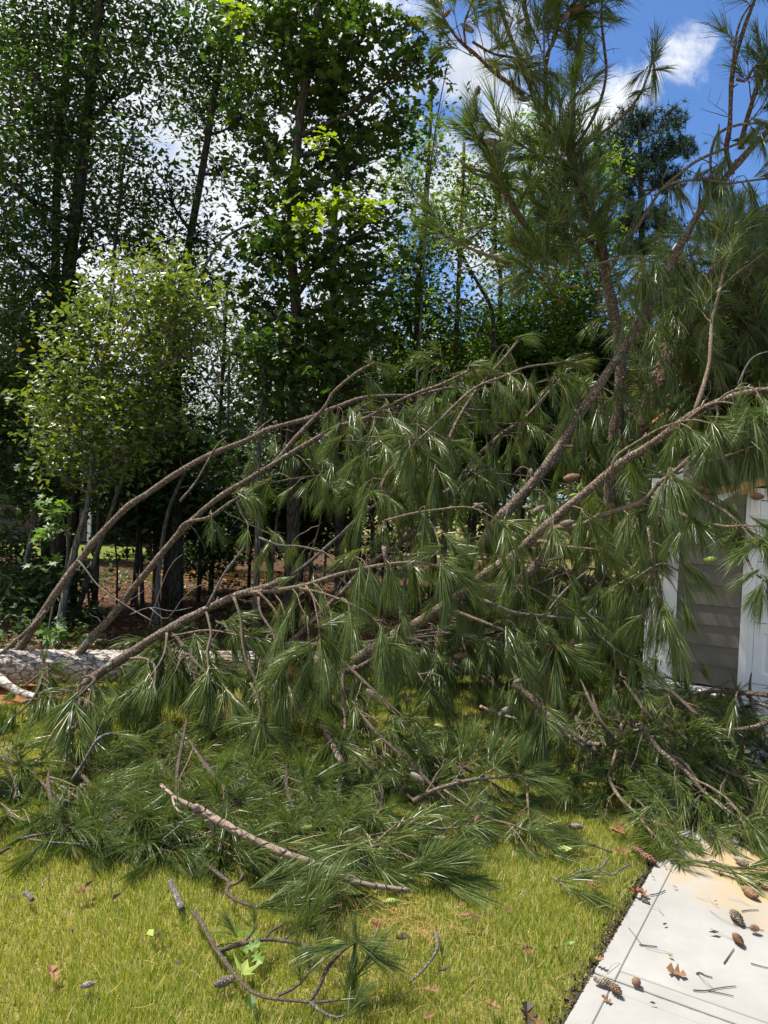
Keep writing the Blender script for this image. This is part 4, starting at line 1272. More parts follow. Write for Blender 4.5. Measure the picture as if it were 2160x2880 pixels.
# crushed limbs under the log fanning towards the camera
for i in range(36):
    x, y = rng.uniform(-60, 1300), rng.uniform(2060, 2240)
    p = G(x, y, 0.02)
    p[2] = rng.uniform(0.05, 0.5) * (1 if x > 250 else 0.45)
    q = G(x + rng.uniform(-60, 260), min(2400, y + rng.uniform(120, 260)) - (110 if x > 1000 else 0) - (60 if x < 250 else 0), 0.03)
    filler(p, q - p + np.array([0, 0, 0.05]), np.linalg.norm(q - p), 'lie', 6.5, 0.016, 1.08, 0.05, M_TWIG, 0.05, (.2, .42))
for i in range(16):     # standing behind those, filling up to the log
    x, y = rng.uniform(150, 1500), rng.uniform(1960, 2080)
    p = G(x, y, 0.02)
    p[2] = rng.uniform(0.25, 0.8) * (0.55 if x < 350 else 1)
    filler(p, (rng.uniform(-.2, .8), -0.7, rng.uniform(-.1, .35)), rng.uniform(.7, 1.2), 'hang', 6.0, 0.018, 1.1, 0.3, M_LIMB, 0.05, (.25, .5))
# heap on the drive
for i in range(20):
    x, y = rng.uniform(1560, 2150), rng.uniform(2030, 2170)
    p = G(x, y, 0.02)
    p[2] = rng.uniform(0.1, 0.75)
    q = G(x + rng.uniform(-10, 260), rng.uniform(2240, 2390) - (60 if x < 1750 else 0), 0.05)
    filler(p, q - p + np.array([0, 0, 0.25]), np.linalg.norm(q - p), 'lie', 5.0, 0.018, 1.05, 0.12, M_TWIG, 0.05, (.2, .45))
# the thick middle between limb and garage corner
for i in range(34):
    p = P(rng.uniform(1250, 1820), rng.uniform(1120, 1780), rng.uniform(7.3, 8.3))
    filler(p, (rng.uniform(-.6, 1), rng.uniform(-.3, .5), rng.uniform(-.1, .5)), rng.uniform(.7, 1.3), 'hang', 7.0, 0.014, 1.0, 0.2, M_TWIG, 0.05, (.2, .5))
for i in range(16):
    p = P(rng.uniform(820, 1300), rng.uniform(1150, 1480), rng.uniform(7.2, 7.9))
    filler(p, (rng.uniform(-.3, 1), rng.uniform(-.3, .3), rng.uniform(-.1, .3)), rng.uniform(.6, 1.1), 'hang', 6.0, 0.012, 0.85, 0.2, M_TWIG, 0.05, (.2, .45))
# crown thrown over the garage roof
for i in range(120):
    x, y = rng.uniform(1840, 2330), rng.uniform(760, 1290)
    if x < 1960 and y < 950:
        x += 130
    p = P(x, y, rng.uniform(7.6, 9.2))
    filler(p, (rng.uniform(-.4, 1), rng.uniform(-.3, .6), rng.uniform(-.2, .8)), rng.uniform(.6, 1.1), 'lie' if i % 3 else 'hang', 9.0, 0.014, 1.05, 0.12, M_RED, 0.05, (.25, .55))
for i in range(10):
    p = P(rng.uniform(1480, 1720), rng.uniform(380, 1000), rng.uniform(7.0, 7.6))
    filler(p, (rng.uniform(-.7, .5), rng.uniform(-.6, .6), rng.uniform(.3, 1)), rng.uniform(.6, 1.0), 'up', 6.0, 0.012, 1.1, 0.0, M_RED, 0.05, (.25, .5))

for i in range(130):     # unseen rest of the standing top, thickened to shade the crown on the roof
    p = np.array([rng.uniform(0.2, 3.8), rng.uniform(6.6, 10.4), 0])
    p[2] = rng.uniform(0, 3.4) + 2.0 + p[1] * 0.70
    filler(p, (rng.uniform(-.8, .8), rng.uniform(-.6, .6), rng.uniform(.2, 1)), rng.uniform(.8, 1.4), 'up', 7.0, 0.015, 1.4, 0.0, M_RED, 0.05, (.3, .6))
for i in range(80):     # dense heart of the crown on the roof
    x, y = rng.uniform(1930, 2330), rng.uniform(620, 1260)
    if x < 2020 and y < 800:
        x += 110
    p = P(x, y, rng.uniform(8.4, 10.0))
    filler(p, (rng.uniform(-.5, 1), rng.uniform(-.3, .6), rng.uniform(-.2, .6)), rng.uniform(.6, 1.1), 'lie' if i % 2 else 'hang', 11.0, 0.014, 1.2, 0.12, M_RED, 0.05, (.25, .55))
for i in range(12):     # needles thrown over the log
    p = P(rng.uniform(330, 800), rng.uniform(1790, 1880), rng.uniform(6.5, 7.2))
    filler(p, (rng.uniform(-.3, 1), rng.uniform(-.5, .2), rng.uniform(-.2, .3)), rng.uniform(.4, .8), 'hang', 9.0, 0.009, 1.0, 0.25, M_TWIG, 0.0, (.15, .35))
for i in range(4):      # boughs hanging over the garage corner
    p = P(rng.uniform(1740, 1830), rng.uniform(1240, 1360), rng.uniform(5.7, 6.5))
    filler(p, (rng.uniform(-.2, .8), rng.uniform(-.4, .2), rng.uniform(-.5, .0)), rng.uniform(.4, .7), 'hang', 8.0, 0.01, 1.0, 0.3, M_TWIG, 0.05, (.2, .4))
for i in range(14):     # thin curtain in front of the middle limbs
    p = P(rng.uniform(980, 1700), rng.uniform(1200, 1600), rng.uniform(6.3, 7.0))
    filler(p, (rng.uniform(-.6, 1), rng.uniform(-.3, .3), rng.uniform(-.2, .3)), rng.uniform(.5, .9), 'hang', 6.0, 0.008, 0.9, 0.2, M_TWIG, 0.05, (.2, .45))

# a few sprays that died and turned brown, hanging off the near limb
for x, y, d in ((830, 1810, 5.45), (800, 1925, 5.42), (845, 1820, 5.5), (1885, 1720, 5.3)):
    o = limb_objs[12]
    tf = Tufts()
    for q in range(4):
        tf.add(P(x + rng.uniform(-8, 8), y + rng.uniform(-6, 6), d), (rng.uniform(-.4, .4), -0.1, -1), rng.uniform(.8, 1.2), q == 0)
    ALL_TUFTS += [(o, t) for t in tf.L]


def in_frame(p):
    x, y, z = proj(p)
    return -60 < x < 2220 and -60 < y < 2900 and z > 0


order = sorted(range(len(ALL_TUFTS)), key=lambda i: (0 if in_frame(ALL_TUFTS[i][1][0]) else 1, np.linalg.norm(ALL_TUFTS[i][1][0] - CAM)))
near = set()
for i in order:
    t = ALL_TUFTS[i][1]
    # hanging free of the ground, so the shared mesh needs no flattening
    if t[0][2] > 0.26 and len(near) < 300:
        near.add(i)
rest = {}
for i, (o, t) in enumerate(ALL_TUFTS):
    if i in near:
        inst('needle_tuft', tuft_mesh(t[3], t[4]), o, tuft_matrix(t))
    else:
        rest.setdefault((o.name, t[4]), []).append(t)
for (on, br), L in rest.items():
    mb = MB()
    for key, lv in sorted(set((t[3], lod(t)) for t in L)):
        LL = [t for t in L if t[3] == key and lod(t) == lv]
        v, tr = (TUFTS, MID_TUFTS, FAR_TUFTS)[lv][key]
        pos = np.array([t[0] for t in LL])
        ya = np.array([t[1] for t in LL])
        R = np.zeros((len(LL), 3, 3))
        R[:, 0, 0] = np.cos(ya); R[:, 0, 1] = -np.sin(ya); R[:, 1, 0] = np.sin(ya); R[:, 1, 1] = np.cos(ya); R[:, 2, 2] = 1
        stamp(mb, v, tr, pos, R, [t[2] for t in LL])
    for k in range(len(mb.v)):      # needles bend where they meet the ground
        low = mb.v[k][:, 2] < 0.02
        mb.v[k][low, 2] = 0.012 + 0.02 * rng.random(low.sum())
    part('needles', mb, M_NEEDLE_BROWN if br else M_NEEDLE, bpy.data.objects[on], kind='stuff')
print('TUFTS', len(ALL_TUFTS))

# ------------------------------------------------------------------ leaf templates (lie in XY, +X is the tip, +Z the upper face)
def leaf_spoon(fold=0.25, curl=0.12):
    v = [(0, 0, 0), (0.66, -0.23, 0.02), (1, 0, -0.07), (0.66, 0.23, 0.02), (0.62, 0, -0.03)]
    return np.array(v, float), np.array([(0, 1, 4), (1, 2, 4), (4, 2, 3), (0, 4, 3)])


def leaf_kite(fold=0.3):
    v = [(0, 0, 0), (0.5, -0.24, 0.07), (1, 0, -0.06), (0.5, 0.24, 0.07), (0.5, 0, 0.0)]
    return np.array(v, float), np.array([(0, 1, 4), (1, 2, 4), (4, 2, 3), (0, 4, 3)])


def leaf_lobed():
    """red-oak leaf: midrib with pointed lobes and deep sinuses"""
    half = [(0.0, 0.01), (0.22, 0.23), (0.34, 0.08), (0.50, 0.37), (0.62, 0.10), (0.82, 0.29), (1.0, 0.0)]
    v, t = [], []
    v += [(0.0, 0, 0), (0.34, 0, -0.01), (0.62, 0, -0.04), (1.0, 0, -0.13)]
    for sgn in (-1, 1):
        b = len(v)
        v += [(x, sgn * y, 0.22 * y - 0.13 * x * x) for x, y in half[1:6]]
        k = lambda i: b + i - 1
        tri = [(0, k(1), k(2)), (0, k(2), 1), (1, k(2), k(4)), (k(2), k(3), k(4)), (1, k(4), 2), (2, k(4), k(5)), (2, k(5), 3)]
        t += tri if sgn < 0 else [(a, c, bb) for a, bb, c in tri]
    return np.array(v, float), np.array(t)


def leaf_star():
    """sweetgum / maple leaf: five points"""
    v = [(0, 0, 0), (0.38, 0, 0.0)]
    out = []
    for i, (ang, r) in enumerate([(-150, 0.10), (-118, 0.46), (-88, 0.22), (-58, 0.60), (-30, 0.28), (0, 0.64), (30, 0.28), (58, 0.60), (88, 0.22), (118, 0.46), (150, 0.10)]):
        a = math.radians(ang)
        out.append((0.38 + r * math.cos(a), r * math.sin(a), -0.25 * r * r + 0.03 * (i % 2)))
    v += out
    t = [(1, i, i + 1) for i in range(2, 12)] + [(1, 12, 0), (1, 0, 2)]
    return np.array(v, float), np.array(t)


LEAF = {'spoon': leaf_spoon(), 'kite': leaf_kite(), 'lobed': leaf_lobed(), 'star': leaf_star()}


def scatter_leaves(mb, centres, per, spread, kind, size, tilt=0.75, droop=0.0):
    """PER leaves round every centre, faces mostly up"""
    n = len(centres) * per
    pos = np.repeat(centres, per, axis=0) + rng.normal(0, 1, (n, 3)) * np.array([spread, spread, spread * 0.6])
    nrm = rng.normal(0, tilt, (n, 3))
    nrm[:, 2] = np.abs(nrm[:, 2]) * 0.6 + 0.75 - droop
    R = rot_batch(nrm, rng.uniform(0, 6.283, n))
    tv, tt = LEAF[kind]
    stamp(mb, tv - np.array([0.3, 0, 0]), tt, pos, R, size * rng.uniform(0.6, 1.25, n))


def spike_puffs(mb, centres, per, spread, size):
    """short needle bursts of a far pine"""
    n = len(centres) * per
    pos = np.repeat(centres, per, axis=0) + rng.normal(0, 1, (n, 3)) * np.array([spread, spread, spread * 0.5])
    tv, tt = [], []
    r = np.random.default_rng(5)
    for i in range(12):
        d = unit(r.normal(size=3) + np.array([0, 0, 0.5]))
        wv = unit(np.cross(d, r.normal(size=3))) * 0.055
        k = len(tv)
        tv += [-wv, wv, d]
        tt.append((k, k + 1, k + 2))
    R = rot_batch(rng.normal(0, 0.4, (n, 3)) + np.array([0, 0, 1]), rng.uniform(0, 6.283, n))
    stamp(mb, np.array(tv), np.array(tt), pos, R, size * rng.uniform(0.7, 1.2, n))


def tree(name, label, cat, trunk, depth, r0, r1, blobs, spec, bark, group=None, up=None, tdepth=0.0, base=None):
    """TRUNK: photo points from low to high, run down to the ground and up past the frame; BLOBS: crown masses (x, y, rx, ry[, density]) in photo pixels"""
    kind, size, m, lai, spread, cl_per = spec
    tp = [P(x, y, depth + tdepth * i) for i, (x, y) in enumerate(trunk)]
    b = tp[0].copy()
    lean = unit(tp[0] - tp[min(1, len(tp) - 1)]) if len(tp) > 1 else np.array([0, 0, -1.0])
    k = (b[2] + 0.05) / max(0.3, -lean[2])
    foot = b + lean * k * 0.6 + np.array([0, 0, 0])
    foot[2] = -0.06
    tp = [foot] + tp
    if up:
        d = unit(tp[-1] - tp[-2])
        tp.append(tp[-1] + d * up)
    root = thing(name, label, cat, tuple(foot + np.array([0, 0, 0.06])), group)
    c = curve(tp, step=0.25)
    f = np.linspace(0, 1, len(c))
    rad = (r0 + (r1 - r0) * f) * depth / FPX
    rad[:2] *= 1.25
    part('trunk', MB().tube(c, rad, 10, True, 0.06), bark, root, smooth=True)
    crown = MB()
    for bl in blobs:
        x, y, rx, ry = bl[:4]
        den = bl[4] if len(bl) > 4 else 1.0
        dd = depth + (bl[5] if len(bl) > 5 else rng.uniform(-0.6, 0.6))
        ce = P(x, y, dd)
        s = dd / FPX
        R3 = np.array([rx * s, min(rx, ry) * s * 0.95, ry * s])
        # the limb that carries this mass
        want = ce[2] - 0.5 * np.linalg.norm((ce - c[np.argmin(np.abs(c[:, 2] - ce[2]))])[:2]) - 0.3 * R3[2]
        j = int(np.argmin(np.abs(c[:, 2] - want)))
        st = c[j]
        midp = (st + ce) / 2 + np.array([0, 0, -0.08 * np.linalg.norm(ce - st)])
        lc = curve([st, midp, ce], n=9)
        lr = min(rad[j] * 0.55, 0.05 * (depth / 11))
        lm = MB().tube(lc, np.linspace(lr, lr * 0.35, 9), 6, False, 0.05)
        area = math.pi * R3[0] * R3[2]
        lsz = {'spoon': 0.23, 'kite': 0.24, 'lobed': 0.33, 'star': 0.62, 'spike': 0.5}[kind] * size * size
        nl = int(area * lai * den / lsz)
        nc = max(4, nl // cl_per)
        u = rng.normal(size=(nc, 3))
        u /= np.linalg.norm(u, axis=1)[:, None]
        u *= (rng.uniform(0.05, 1, nc) ** 0.45)[:, None]
        cc = ce + u * R3
        for q in cc[:: max(1, nc // 22)]:
            a = lc[int(rng.integers(4, 9))]
            mq = (a + q) / 2 + rng.normal(0, 0.05, 3)
            lm.tube(curve([a, mq, q], n=5), np.linspace(lr * 0.3, 0.004, 5), 3, False)
        part('limb', lm, bark, root, smooth=True)
        if kind == 'spike':
            spike_puffs(crown, cc, cl_per, spread, size)
        else:
            scatter_leaves(crown, cc, cl_per, spread, kind, size)
    if crown.v:
        part('crown', crown, m, root, kind='stuff')
    return root, c


SP_OAK = ('spoon', 0.115, M_OAKDARK, 2.3, 0.17, 10)
SP_SUN = ('spoon', 0.105, M_SUNLEAF, 2.9, 0.16, 8)
SP_LOB = ('lobed', 0.17, M_LOBED, 3.4, 0.18, 9)
SP_THIN = ('kite', 0.105, M_THIN, 2.4, 0.2, 10)
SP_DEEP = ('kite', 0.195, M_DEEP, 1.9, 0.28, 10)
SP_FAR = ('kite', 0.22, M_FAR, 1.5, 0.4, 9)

# tall dark oaks on the left
tree('oak_tree', 'tall dark leaved oak with two heavy limbs filling the upper left corner', 'tree', [(185, 1000), (195, 750), (225, 520), (260, 200)], 12.0, 22, 12,
     [(80, 70, 200, 170), (300, 60, 220, 160), (120, 300, 200, 180), (330, 250, 180, 150), (60, 520, 170, 180), (230, 470, 150, 150), (90, 740, 180, 150), (70, 960, 150, 160), (260, 640, 100, 100, .8), (-180, 300, 200, 300, .8), (-160, 800, 200, 260, .8), (160, 880, 120, 110), (200, -140, 300, 140, .8)], SP_OAK, M_TRUNK, up=3.0)
tree('oak_tree', 'straight dark oak trunk close beside the two-limbed oak at upper left', 'tree', [(150, 1050), (156, 760), (163, 455), (195, 130)], 12.6, 15, 8,
     [(-20, 640, 120, 140), (60, 180, 120, 120), (180, 350, 110, 110), (20, 870, 100, 130)], SP_OAK, M_TRUNK, up=2.0)
tree('oak_tree', 'slender oak leaning right with open crown against the white sky', 'tree', [(482, 1240), (485, 1000), (521, 750), (573, 455), (605, 260)], 12.8, 15, 7,
     [(520, 90, 170, 140), (560, 300, 130, 130), (470, 540, 100, 90, .8), (620, 470, 80, 70, .7), (560, 650, 90, 70, .6), (660, 180, 120, 130), (590, 800, 60, 50, .6), (680, 330, 80, 90, .7), (480, 1080, 110, 90)], SP_OAK, M_TRUNK, up=2.5)
tree('oak_tree', 'dark forked oak trunk just right of the sunlit young oak', 'tree', [(500, 1260), (498, 1080), (497, 930), (470, 800), (440, 700)], 12.3, 16, 6,
     [(420, 700, 120, 80, .75), (480, 880, 110, 100, .9), (400, 580, 80, 70, .6), (540, 760, 70, 70, .5), (440, 1000, 100, 90, .9), (560, 980, 60, 60, .6)], SP_OAK, M_TRUNK)
tree('oak_sapling', 'thin dark sapling standing in front of the bright sky gap', 'tree', [(300, 1050), (319, 750), (338, 553), (352, 420)], 11.6, 7, 3,
     [(350, 430, 110, 90, .7), (380, 560, 70, 60, .6), (300, 620, 60, 50, .6), (380, 700, 80, 60, .6)], SP_OAK, M_TRUNK)
tree('oak_sapling', 'pale bare limbed sapling slanting right below the open oak', 'tree', [(505, 880), (560, 780), (620, 680), (700, 630)], 11.2, 6, 3,
     [(650, 720, 60, 50, .5), (560, 900, 60, 50, .6)], SP_OAK, M_TRUNKG)
# sunlit young water oak
sunoak, _ = tree('young_oak', 'sunlit yellow green young oak with small spoon shaped leaves', 'tree', [(156, 1840), (166, 1774), (182, 1677), (202, 1580), (224, 1498), (244, 1432), (254, 1355), (270, 1200), (290, 1000), (320, 800)], 9.6, 13, 4,
     [(430, 800, 110, 70, .9), (330, 860, 110, 80), (520, 860, 90, 70, .9), (230, 930, 90, 80), (400, 940, 110, 80), (150, 1020, 70, 60, .8), (280, 1040, 110, 80), (420, 1060, 90, 80), (190, 1130, 100, 70), (330, 1150, 120, 90), (120, 1210, 70, 60, .9), (230, 1240, 100, 80), (370, 1270, 90, 70, .9), (160, 1320, 70, 50, .7), (280, 1340, 70, 50, .8), (590, 830, 60, 50, .7), (540, 960, 70, 60, .7), (90, 1120, 50, 50, .6), (470, 740, 80, 50, .7), (610, 930, 50, 50, .5), (460, 1180, 80, 70, .7), (330, 740, 60, 45, .5)], SP_SUN, M_TRUNKG)
# understory on the left
tree('understory_tree', 'shaded bushy understory tree at the left edge above the far house', 'tree', [(62, 1725), (70, 1612), (95, 1480), (110, 1380), (120, 1250)], 11.0, 11, 5,
     [(30, 1130, 120, 130), (20, 1290, 130, 120), (110, 1370, 90, 80, .9), (-80, 1200, 140, 200), (60, 1420, 90, 60, .7), (150, 1330, 90, 90, .8)], ('lobed', 0.15, M_DEEP, 3.0, 0.18, 9), M_TRUNKG)
tree('understory_tree', 'shaded understory tree behind the two left pine limbs', 'tree', [(400, 1690), (398, 1600), (394, 1500), (390, 1300)], 12.5, 7, 4,
     [(420, 1220, 130, 110), (480, 1330, 130, 100), (380, 1380, 110, 80), (540, 1420, 110, 80, .9), (340, 1440, 80, 50, .7), (560, 1260, 110, 100)], SP_DEEP, M_TRUNK)
tree('understory_tree', 'leafy green understory tree with drooping bright leaves over the first pine limb', 'tree', [(440, 1760), (442, 1650), (470, 1450), (520, 1330)], 11.5, 9, 4,
     [(560, 1275, 80, 45, .9), (640, 1220, 60, 40, .8), (620, 1320, 80, 40, .8), (500, 1260, 60, 40, .7)], ('spoon', 0.13, M_LOBED, 2.2, 0.16, 8), M_TRUNKG)
# big lobed-leaf oak of the middle
bigoak, bigc = tree('red_oak_tree', 'broad red oak with large lobed leaves and dark trunk in the middle of the wood', 'tree', [(826, 1420), (828, 1154), (833, 1063), (838, 930), (818, 700), (822, 586), (845, 325), (898, 0)], 11.0, 20, 10,
     [(700, 60, 140, 110), (870, 50, 160, 130), (1030, 100, 130, 140), (1170, 160, 80, 100), (760, 250, 110, 120), (940, 260, 130, 110), (1110, 320, 110, 100, .8), (740, 420, 90, 110), (820, 540, 110, 90), (930, 430, 110, 100), (760, 690, 100, 110), (900, 710, 140, 110), (740, 860, 80, 90), (820, 980, 110, 110), (950, 900, 140, 110), (1060, 780, 100, 100, .8), (1040, 620, 110, 100, .8), (1030, 440, 100, 100, .8), (880, 180, 120, 90), (1000, -120, 300, 100, .8), (700, 560, 60, 70, .6), (960, 1080, 130, 90)], SP_LOB, M_TRUNK, up=2.0)
tree('young_red_oak', 'young lobed leaf oak clothed in hanging leaves low beside the broad red oak', 'tree', [(725, 1480), (727, 1290), (730, 1235), (742, 1050), (735, 930)], 10.4, 9, 4,
     [(720, 960, 65, 60), (745, 1040, 75, 65), (720, 1100, 70, 60), (770, 1130, 70, 50), (680, 1185, 50, 40, .8), (640, 1270, 60, 35, .6)], ('lobed', 0.17, M_LOBED, 3.0, 0.14, 8), M_TRUNKG)
tree('oak_tree', 'shaded oak trunk standing right of the broad red oak', 'tree', [(955, 1500), (950, 1300), (945, 1050), (940, 900), (935, 700), (960, 400)], 13.5, 15, 8,
     [(1010, 1020, 120, 110), (930, 1180, 120, 90), (1060, 940, 110, 100, .8), (1000, 780, 90, 110, .8), (1040, 1150, 110, 80)], SP_DEEP, M_TRUNK)
# thin trunks right of the middle
tree('thin_tree', 'thin pale barked tree, first of the slim trunks right of the red oak', 'tree', [(1165, 1450), (1170, 1150), (1173, 920), (1178, 758), (1190, 628), (1207, 416), (1215, 250)], 13.5, 12, 4,
     [(1140, 500, 90, 110, .9), (1200, 690, 110, 100, .9), (1120, 740, 80, 80, .9), (1150, 900, 120, 120), (1220, 1010, 120, 110), (1130, 1090, 120, 110), (1230, 420, 70, 80, .5), (1200, 840, 90, 80, .9)], SP_THIN, M_TRUNKB)
tree('thin_tree', 'thin brown tree, second of the slim trunks, before the blue gap', 'tree', [(1256, 1400), (1268, 1200), (1282, 986), (1291, 758), (1301, 563), (1305, 400)], 13.0, 10, 4,
     [(1320, 540, 80, 90, .8), (1250, 610, 80, 80, .7), (1300, 850, 90, 90, .6), (1270, 1040, 120, 110), (1360, 640, 80, 90, .7), (1320, 1150, 140, 110)], SP_THIN, M_TRUNKB)
tree('thin_tree', 'forked dark slim tree behind the upright pine top', 'tree', [(1395, 1350), (1400, 1050), (1402, 920), (1409, 790), (1392, 693), (1399, 498)], 13.8, 10, 4,
     [(1400, 560, 90, 90, .6), (1430, 720, 80, 100, .7), (1480, 860, 130, 120), (1400, 960, 130, 100), (1500, 1010, 150, 120), (1560, 870, 110, 120), (1460, 620, 80, 90, .7)], SP_THIN, M_TRUNK)
tree('thin_tree', 'crooked dark sapling bending across the blue gap', 'tree', [(1386, 1250), (1388, 960), (1383, 872), (1350, 807), (1314, 742), (1290, 690)], 12.6, 8, 3,
     [(1290, 700, 60, 60, .6), (1340, 920, 70, 70, .5)], SP_THIN, M_TRUNK)
tree('thin_tree', 'light green tree seen through the upright pine stem', 'tree', [(1560, 1300), (1565, 1000), (1560, 800), (1570, 600), (1580, 450)], 14.5, 10, 4,
     [(1560, 440, 100, 110, .9), (1620, 540, 100, 110, .9), (1640, 700, 100, 110), (1540, 650, 100, 110), (1680, 830, 110, 110), (1600, 830, 110, 110), (1690, 480, 60, 80, .8), (1650, 960, 150, 110), (1510, 330, 60, 70, .6)], SP_THIN, M_TRUNKB)
tree('bare_sapling', 'fine leafless sapling at the edge of the blue sky', 'tree', [(1195, 700), (1210, 480), (1235, 300), (1262, 170)], 11.5, 4, 1.2,
     [(1250, 260, 50, 90, .02), (1230, 380, 50, 80, .02)], SP_THIN, M_TRUNKG)
# far pine
tree('loblolly_pine', 'distant standing pine with dark rounded puffs against the blue sky', 'pine tree', [(1815, 1000), (1806, 716), (1803, 560), (1800, 423), (1798, 330)], 22.0, 11, 4,
     [(1790, 345, 70, 40), (1735, 400, 50, 32), (1880, 340, 30, 35), (1865, 400, 45, 30), (1930, 412, 42, 26), (1760, 465, 75, 35), (1700, 440, 40, 30), (1860, 450, 50, 28), (1850, 520, 60, 26), (1750, 540, 60, 32), (1890, 500, 40, 22), (1800, 610, 90, 30), (1880, 640, 60, 26), (1740, 640, 60, 28), (1810, 700, 100, 30)],
     ('spike', 0.21, M_NEEDLE_DARK, 6.0, 0.17, 9), M_TRUNK)
# hazy far trees through the gap
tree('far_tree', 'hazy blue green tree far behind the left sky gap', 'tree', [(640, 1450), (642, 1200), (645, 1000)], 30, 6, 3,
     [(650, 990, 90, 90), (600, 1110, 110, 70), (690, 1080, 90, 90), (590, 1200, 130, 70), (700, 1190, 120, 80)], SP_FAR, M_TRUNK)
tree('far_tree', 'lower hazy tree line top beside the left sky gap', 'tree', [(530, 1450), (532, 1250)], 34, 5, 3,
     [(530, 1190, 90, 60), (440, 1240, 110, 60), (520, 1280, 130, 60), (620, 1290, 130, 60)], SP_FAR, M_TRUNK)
# deep wood rows behind
DEEP_LABEL = ['deep shade tree at the far left behind the understory', 'deep shade tree left of the sky gap', 'deep shade tree under the sky gap', 'deep shade tree behind the young lobed oak', 'deep shade tree right behind the broad red oak',
              'deep shade tree in the middle of the dark stand', 'deep shade tree behind the first slim trunk', 'deep shade tree behind the second slim trunk', 'deep shade tree behind the pine top', 'deep shade tree left of the garage roof', 'deep shade tree beyond the garage']
for i, x in enumerate([-60, 190, 410, 640, 850, 1040, 1210, 1370, 1530, 1700, 1880]):
    d = 18 + (i * 37 % 5) * 1.3
    bl = []
    for k in range(7):
        yy = rng.uniform(1060 if 500 > x > 300 or 600 < x < 700 else 960, 1440 if x > 500 else 1400)
        bl.append((x + rng.uniform(-120, 120), yy, rng.uniform(90, 150), rng.uniform(60, 110)))
    if x in (410, 640):
        bl = [(a, max(b, 1290), c, dd * 0.7) for a, b, c, dd in bl]
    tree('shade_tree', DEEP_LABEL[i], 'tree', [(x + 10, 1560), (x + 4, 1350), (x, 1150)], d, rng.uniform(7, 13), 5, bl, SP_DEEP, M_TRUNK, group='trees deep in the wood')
US_LABEL = ['low shaded bush in the wood right of the far lawn', 'low shaded bush behind the second pine limb', 'dark undergrowth bush below the broad red oak', 'dark undergrowth bush in the middle of the shaded stand', 'dark bush behind the slim trunks', 'dark bush behind the crossing pine limbs', 'dark bush at far left under the house', 'leafy bush left of the garage back wall', 'low bush left of the pale young oak stem', 'leafy undergrowth at the left edge behind the log', 'undergrowth bush between the far lawn and the big trunks', 'undergrowth bush right of the far lawn behind dead twigs', 'undergrowth behind the hanging needles in the middle', 'tall undergrowth behind the first pine limb', 'dense dark thicket behind the forked pine stem', 'dense thicket behind the upright pine stem foot', 'dense thicket left of the snapped stem', 'green thicket behind the slim trunks, low']
for i, (x, y, d) in enumerate([(560, 1480, 14), (450, 1380, 13.5), (760, 1390, 14.5), (1000, 1360, 15), (1220, 1330, 14.5), (1420, 1250, 14), (40, 1560, 12.5), (1650, 1250, 13.5), (140, 1660, 11.5), (40, 1680, 10.8), (560, 1560, 15), (700, 1500, 15.5), (960, 1500, 15.5), (480, 1440, 12.8), (1480, 1120, 15), (1640, 1080, 14.5), (1760, 1040, 15.5), (1330, 1130, 15.5)]):
    small = 0.6 if i in (0, 6, 8, 9, 10, 11) else 1.0
    bl = [(x + rng.uniform(-130, 130) * small, y + rng.uniform(-90, 50) * small, rng.uniform(90, 140) * small, rng.uniform(60, 100) * small) for k in range(6)]
    tree('understory_bush', US_LABEL[i], 'bush', [(x, y + 140), (x + 5, y + 40), (x + 10, y - 40)], d, 6, 3, bl, ('kite', 0.14, M_DEEP, 2.6, 0.22, 10), M_TRUNK, group='bushes in the wood')
# bare lower trunks of the stand
for x, r, d, lab in [(808, 11, 15, 'thick dark trunk in the shade below the red oak crown'), (876, 6, 16, 'slim dark trunk next right of the thick shaded one'), (922, 5, 17, 'slim grey trunk in the middle of the shaded stand'), (961, 11, 16, 'stout trunk in the shaded stand above the orange straw'),
                     (985, 9, 17.5, 'stout trunk right against its twin in the shaded stand'), (1010, 8, 16.5, 'shaded trunk at the right end of the stand'), (775, 5, 14, 'thin trunk left of the thick shaded trunk'), (848, 7, 18, 'far trunk between the orange straw patches'), (208, 15, 12.5, 'black shaded trunk behind the pale young oak stem'),
                     (395, 9, 13, 'dark trunk standing beside the far lawn'), (440, 12, 13.5, 'grey trunk at the right edge of the far lawn'), (1085, 8, 15, 'shaded trunk behind the middle pine needles'), (1330, 10, 15, 'brown trunk glimpsed between the crossing pine limbs'), (120, 8, 13, 'dark stem under the left understory'), (1460, 9, 16, 'trunk behind the long pine limb'), (600, 8, 15, 'dark stem right of the far lawn')]:
    g = P(x, 1500, d)
    root = thing('tree_trunk', lab, 'tree', (g[0], g[1], 0))
    lean = rng.normal(0, 0.035, 2)
    hgt = rng.uniform(4.5, 6.5)
    c = curve([(g[0] - lean[0] * 1.3, g[1], -0.1), (g[0], g[1], 1.3), (g[0] + lean[0] * hgt * .6, g[1] + lean[1] * hgt * .5, hgt * .6), (g[0] + lean[0] * hgt, g[1] + lean[1] * hgt, hgt)], step=0.3)
    part('trunk', MB().tube(c, np.linspace(r, r * 0.55, len(c)) * d / FPX, 9, True, 0.07), M_TRUNK if r > 6 else M_TRUNKG, root, smooth=True)
    cr = MB()
    top = c[-1]
    cc = top + rng.normal(0, 1, (36, 3)) * np.array([0.9, 0.9, 0.7]) - np.array([0, 0, .3])
    lm = MB()
    for q in cc[::3]:
        a = c[int(rng.integers(len(c) * 2 // 3, len(c)))]
        lm.tube(curve([a, (a + q) / 2 + rng.normal(0, .05, 3), q], n=5), np.linspace(0.02, 0.006, 5), 4, False)
    part('limb', lm, M_TRUNK, root, smooth=True)
    scatter_leaves(cr, cc, 12, 0.24, 'kite', 0.13)
    part('crown', cr, M_DEEP, root, kind='stuff')
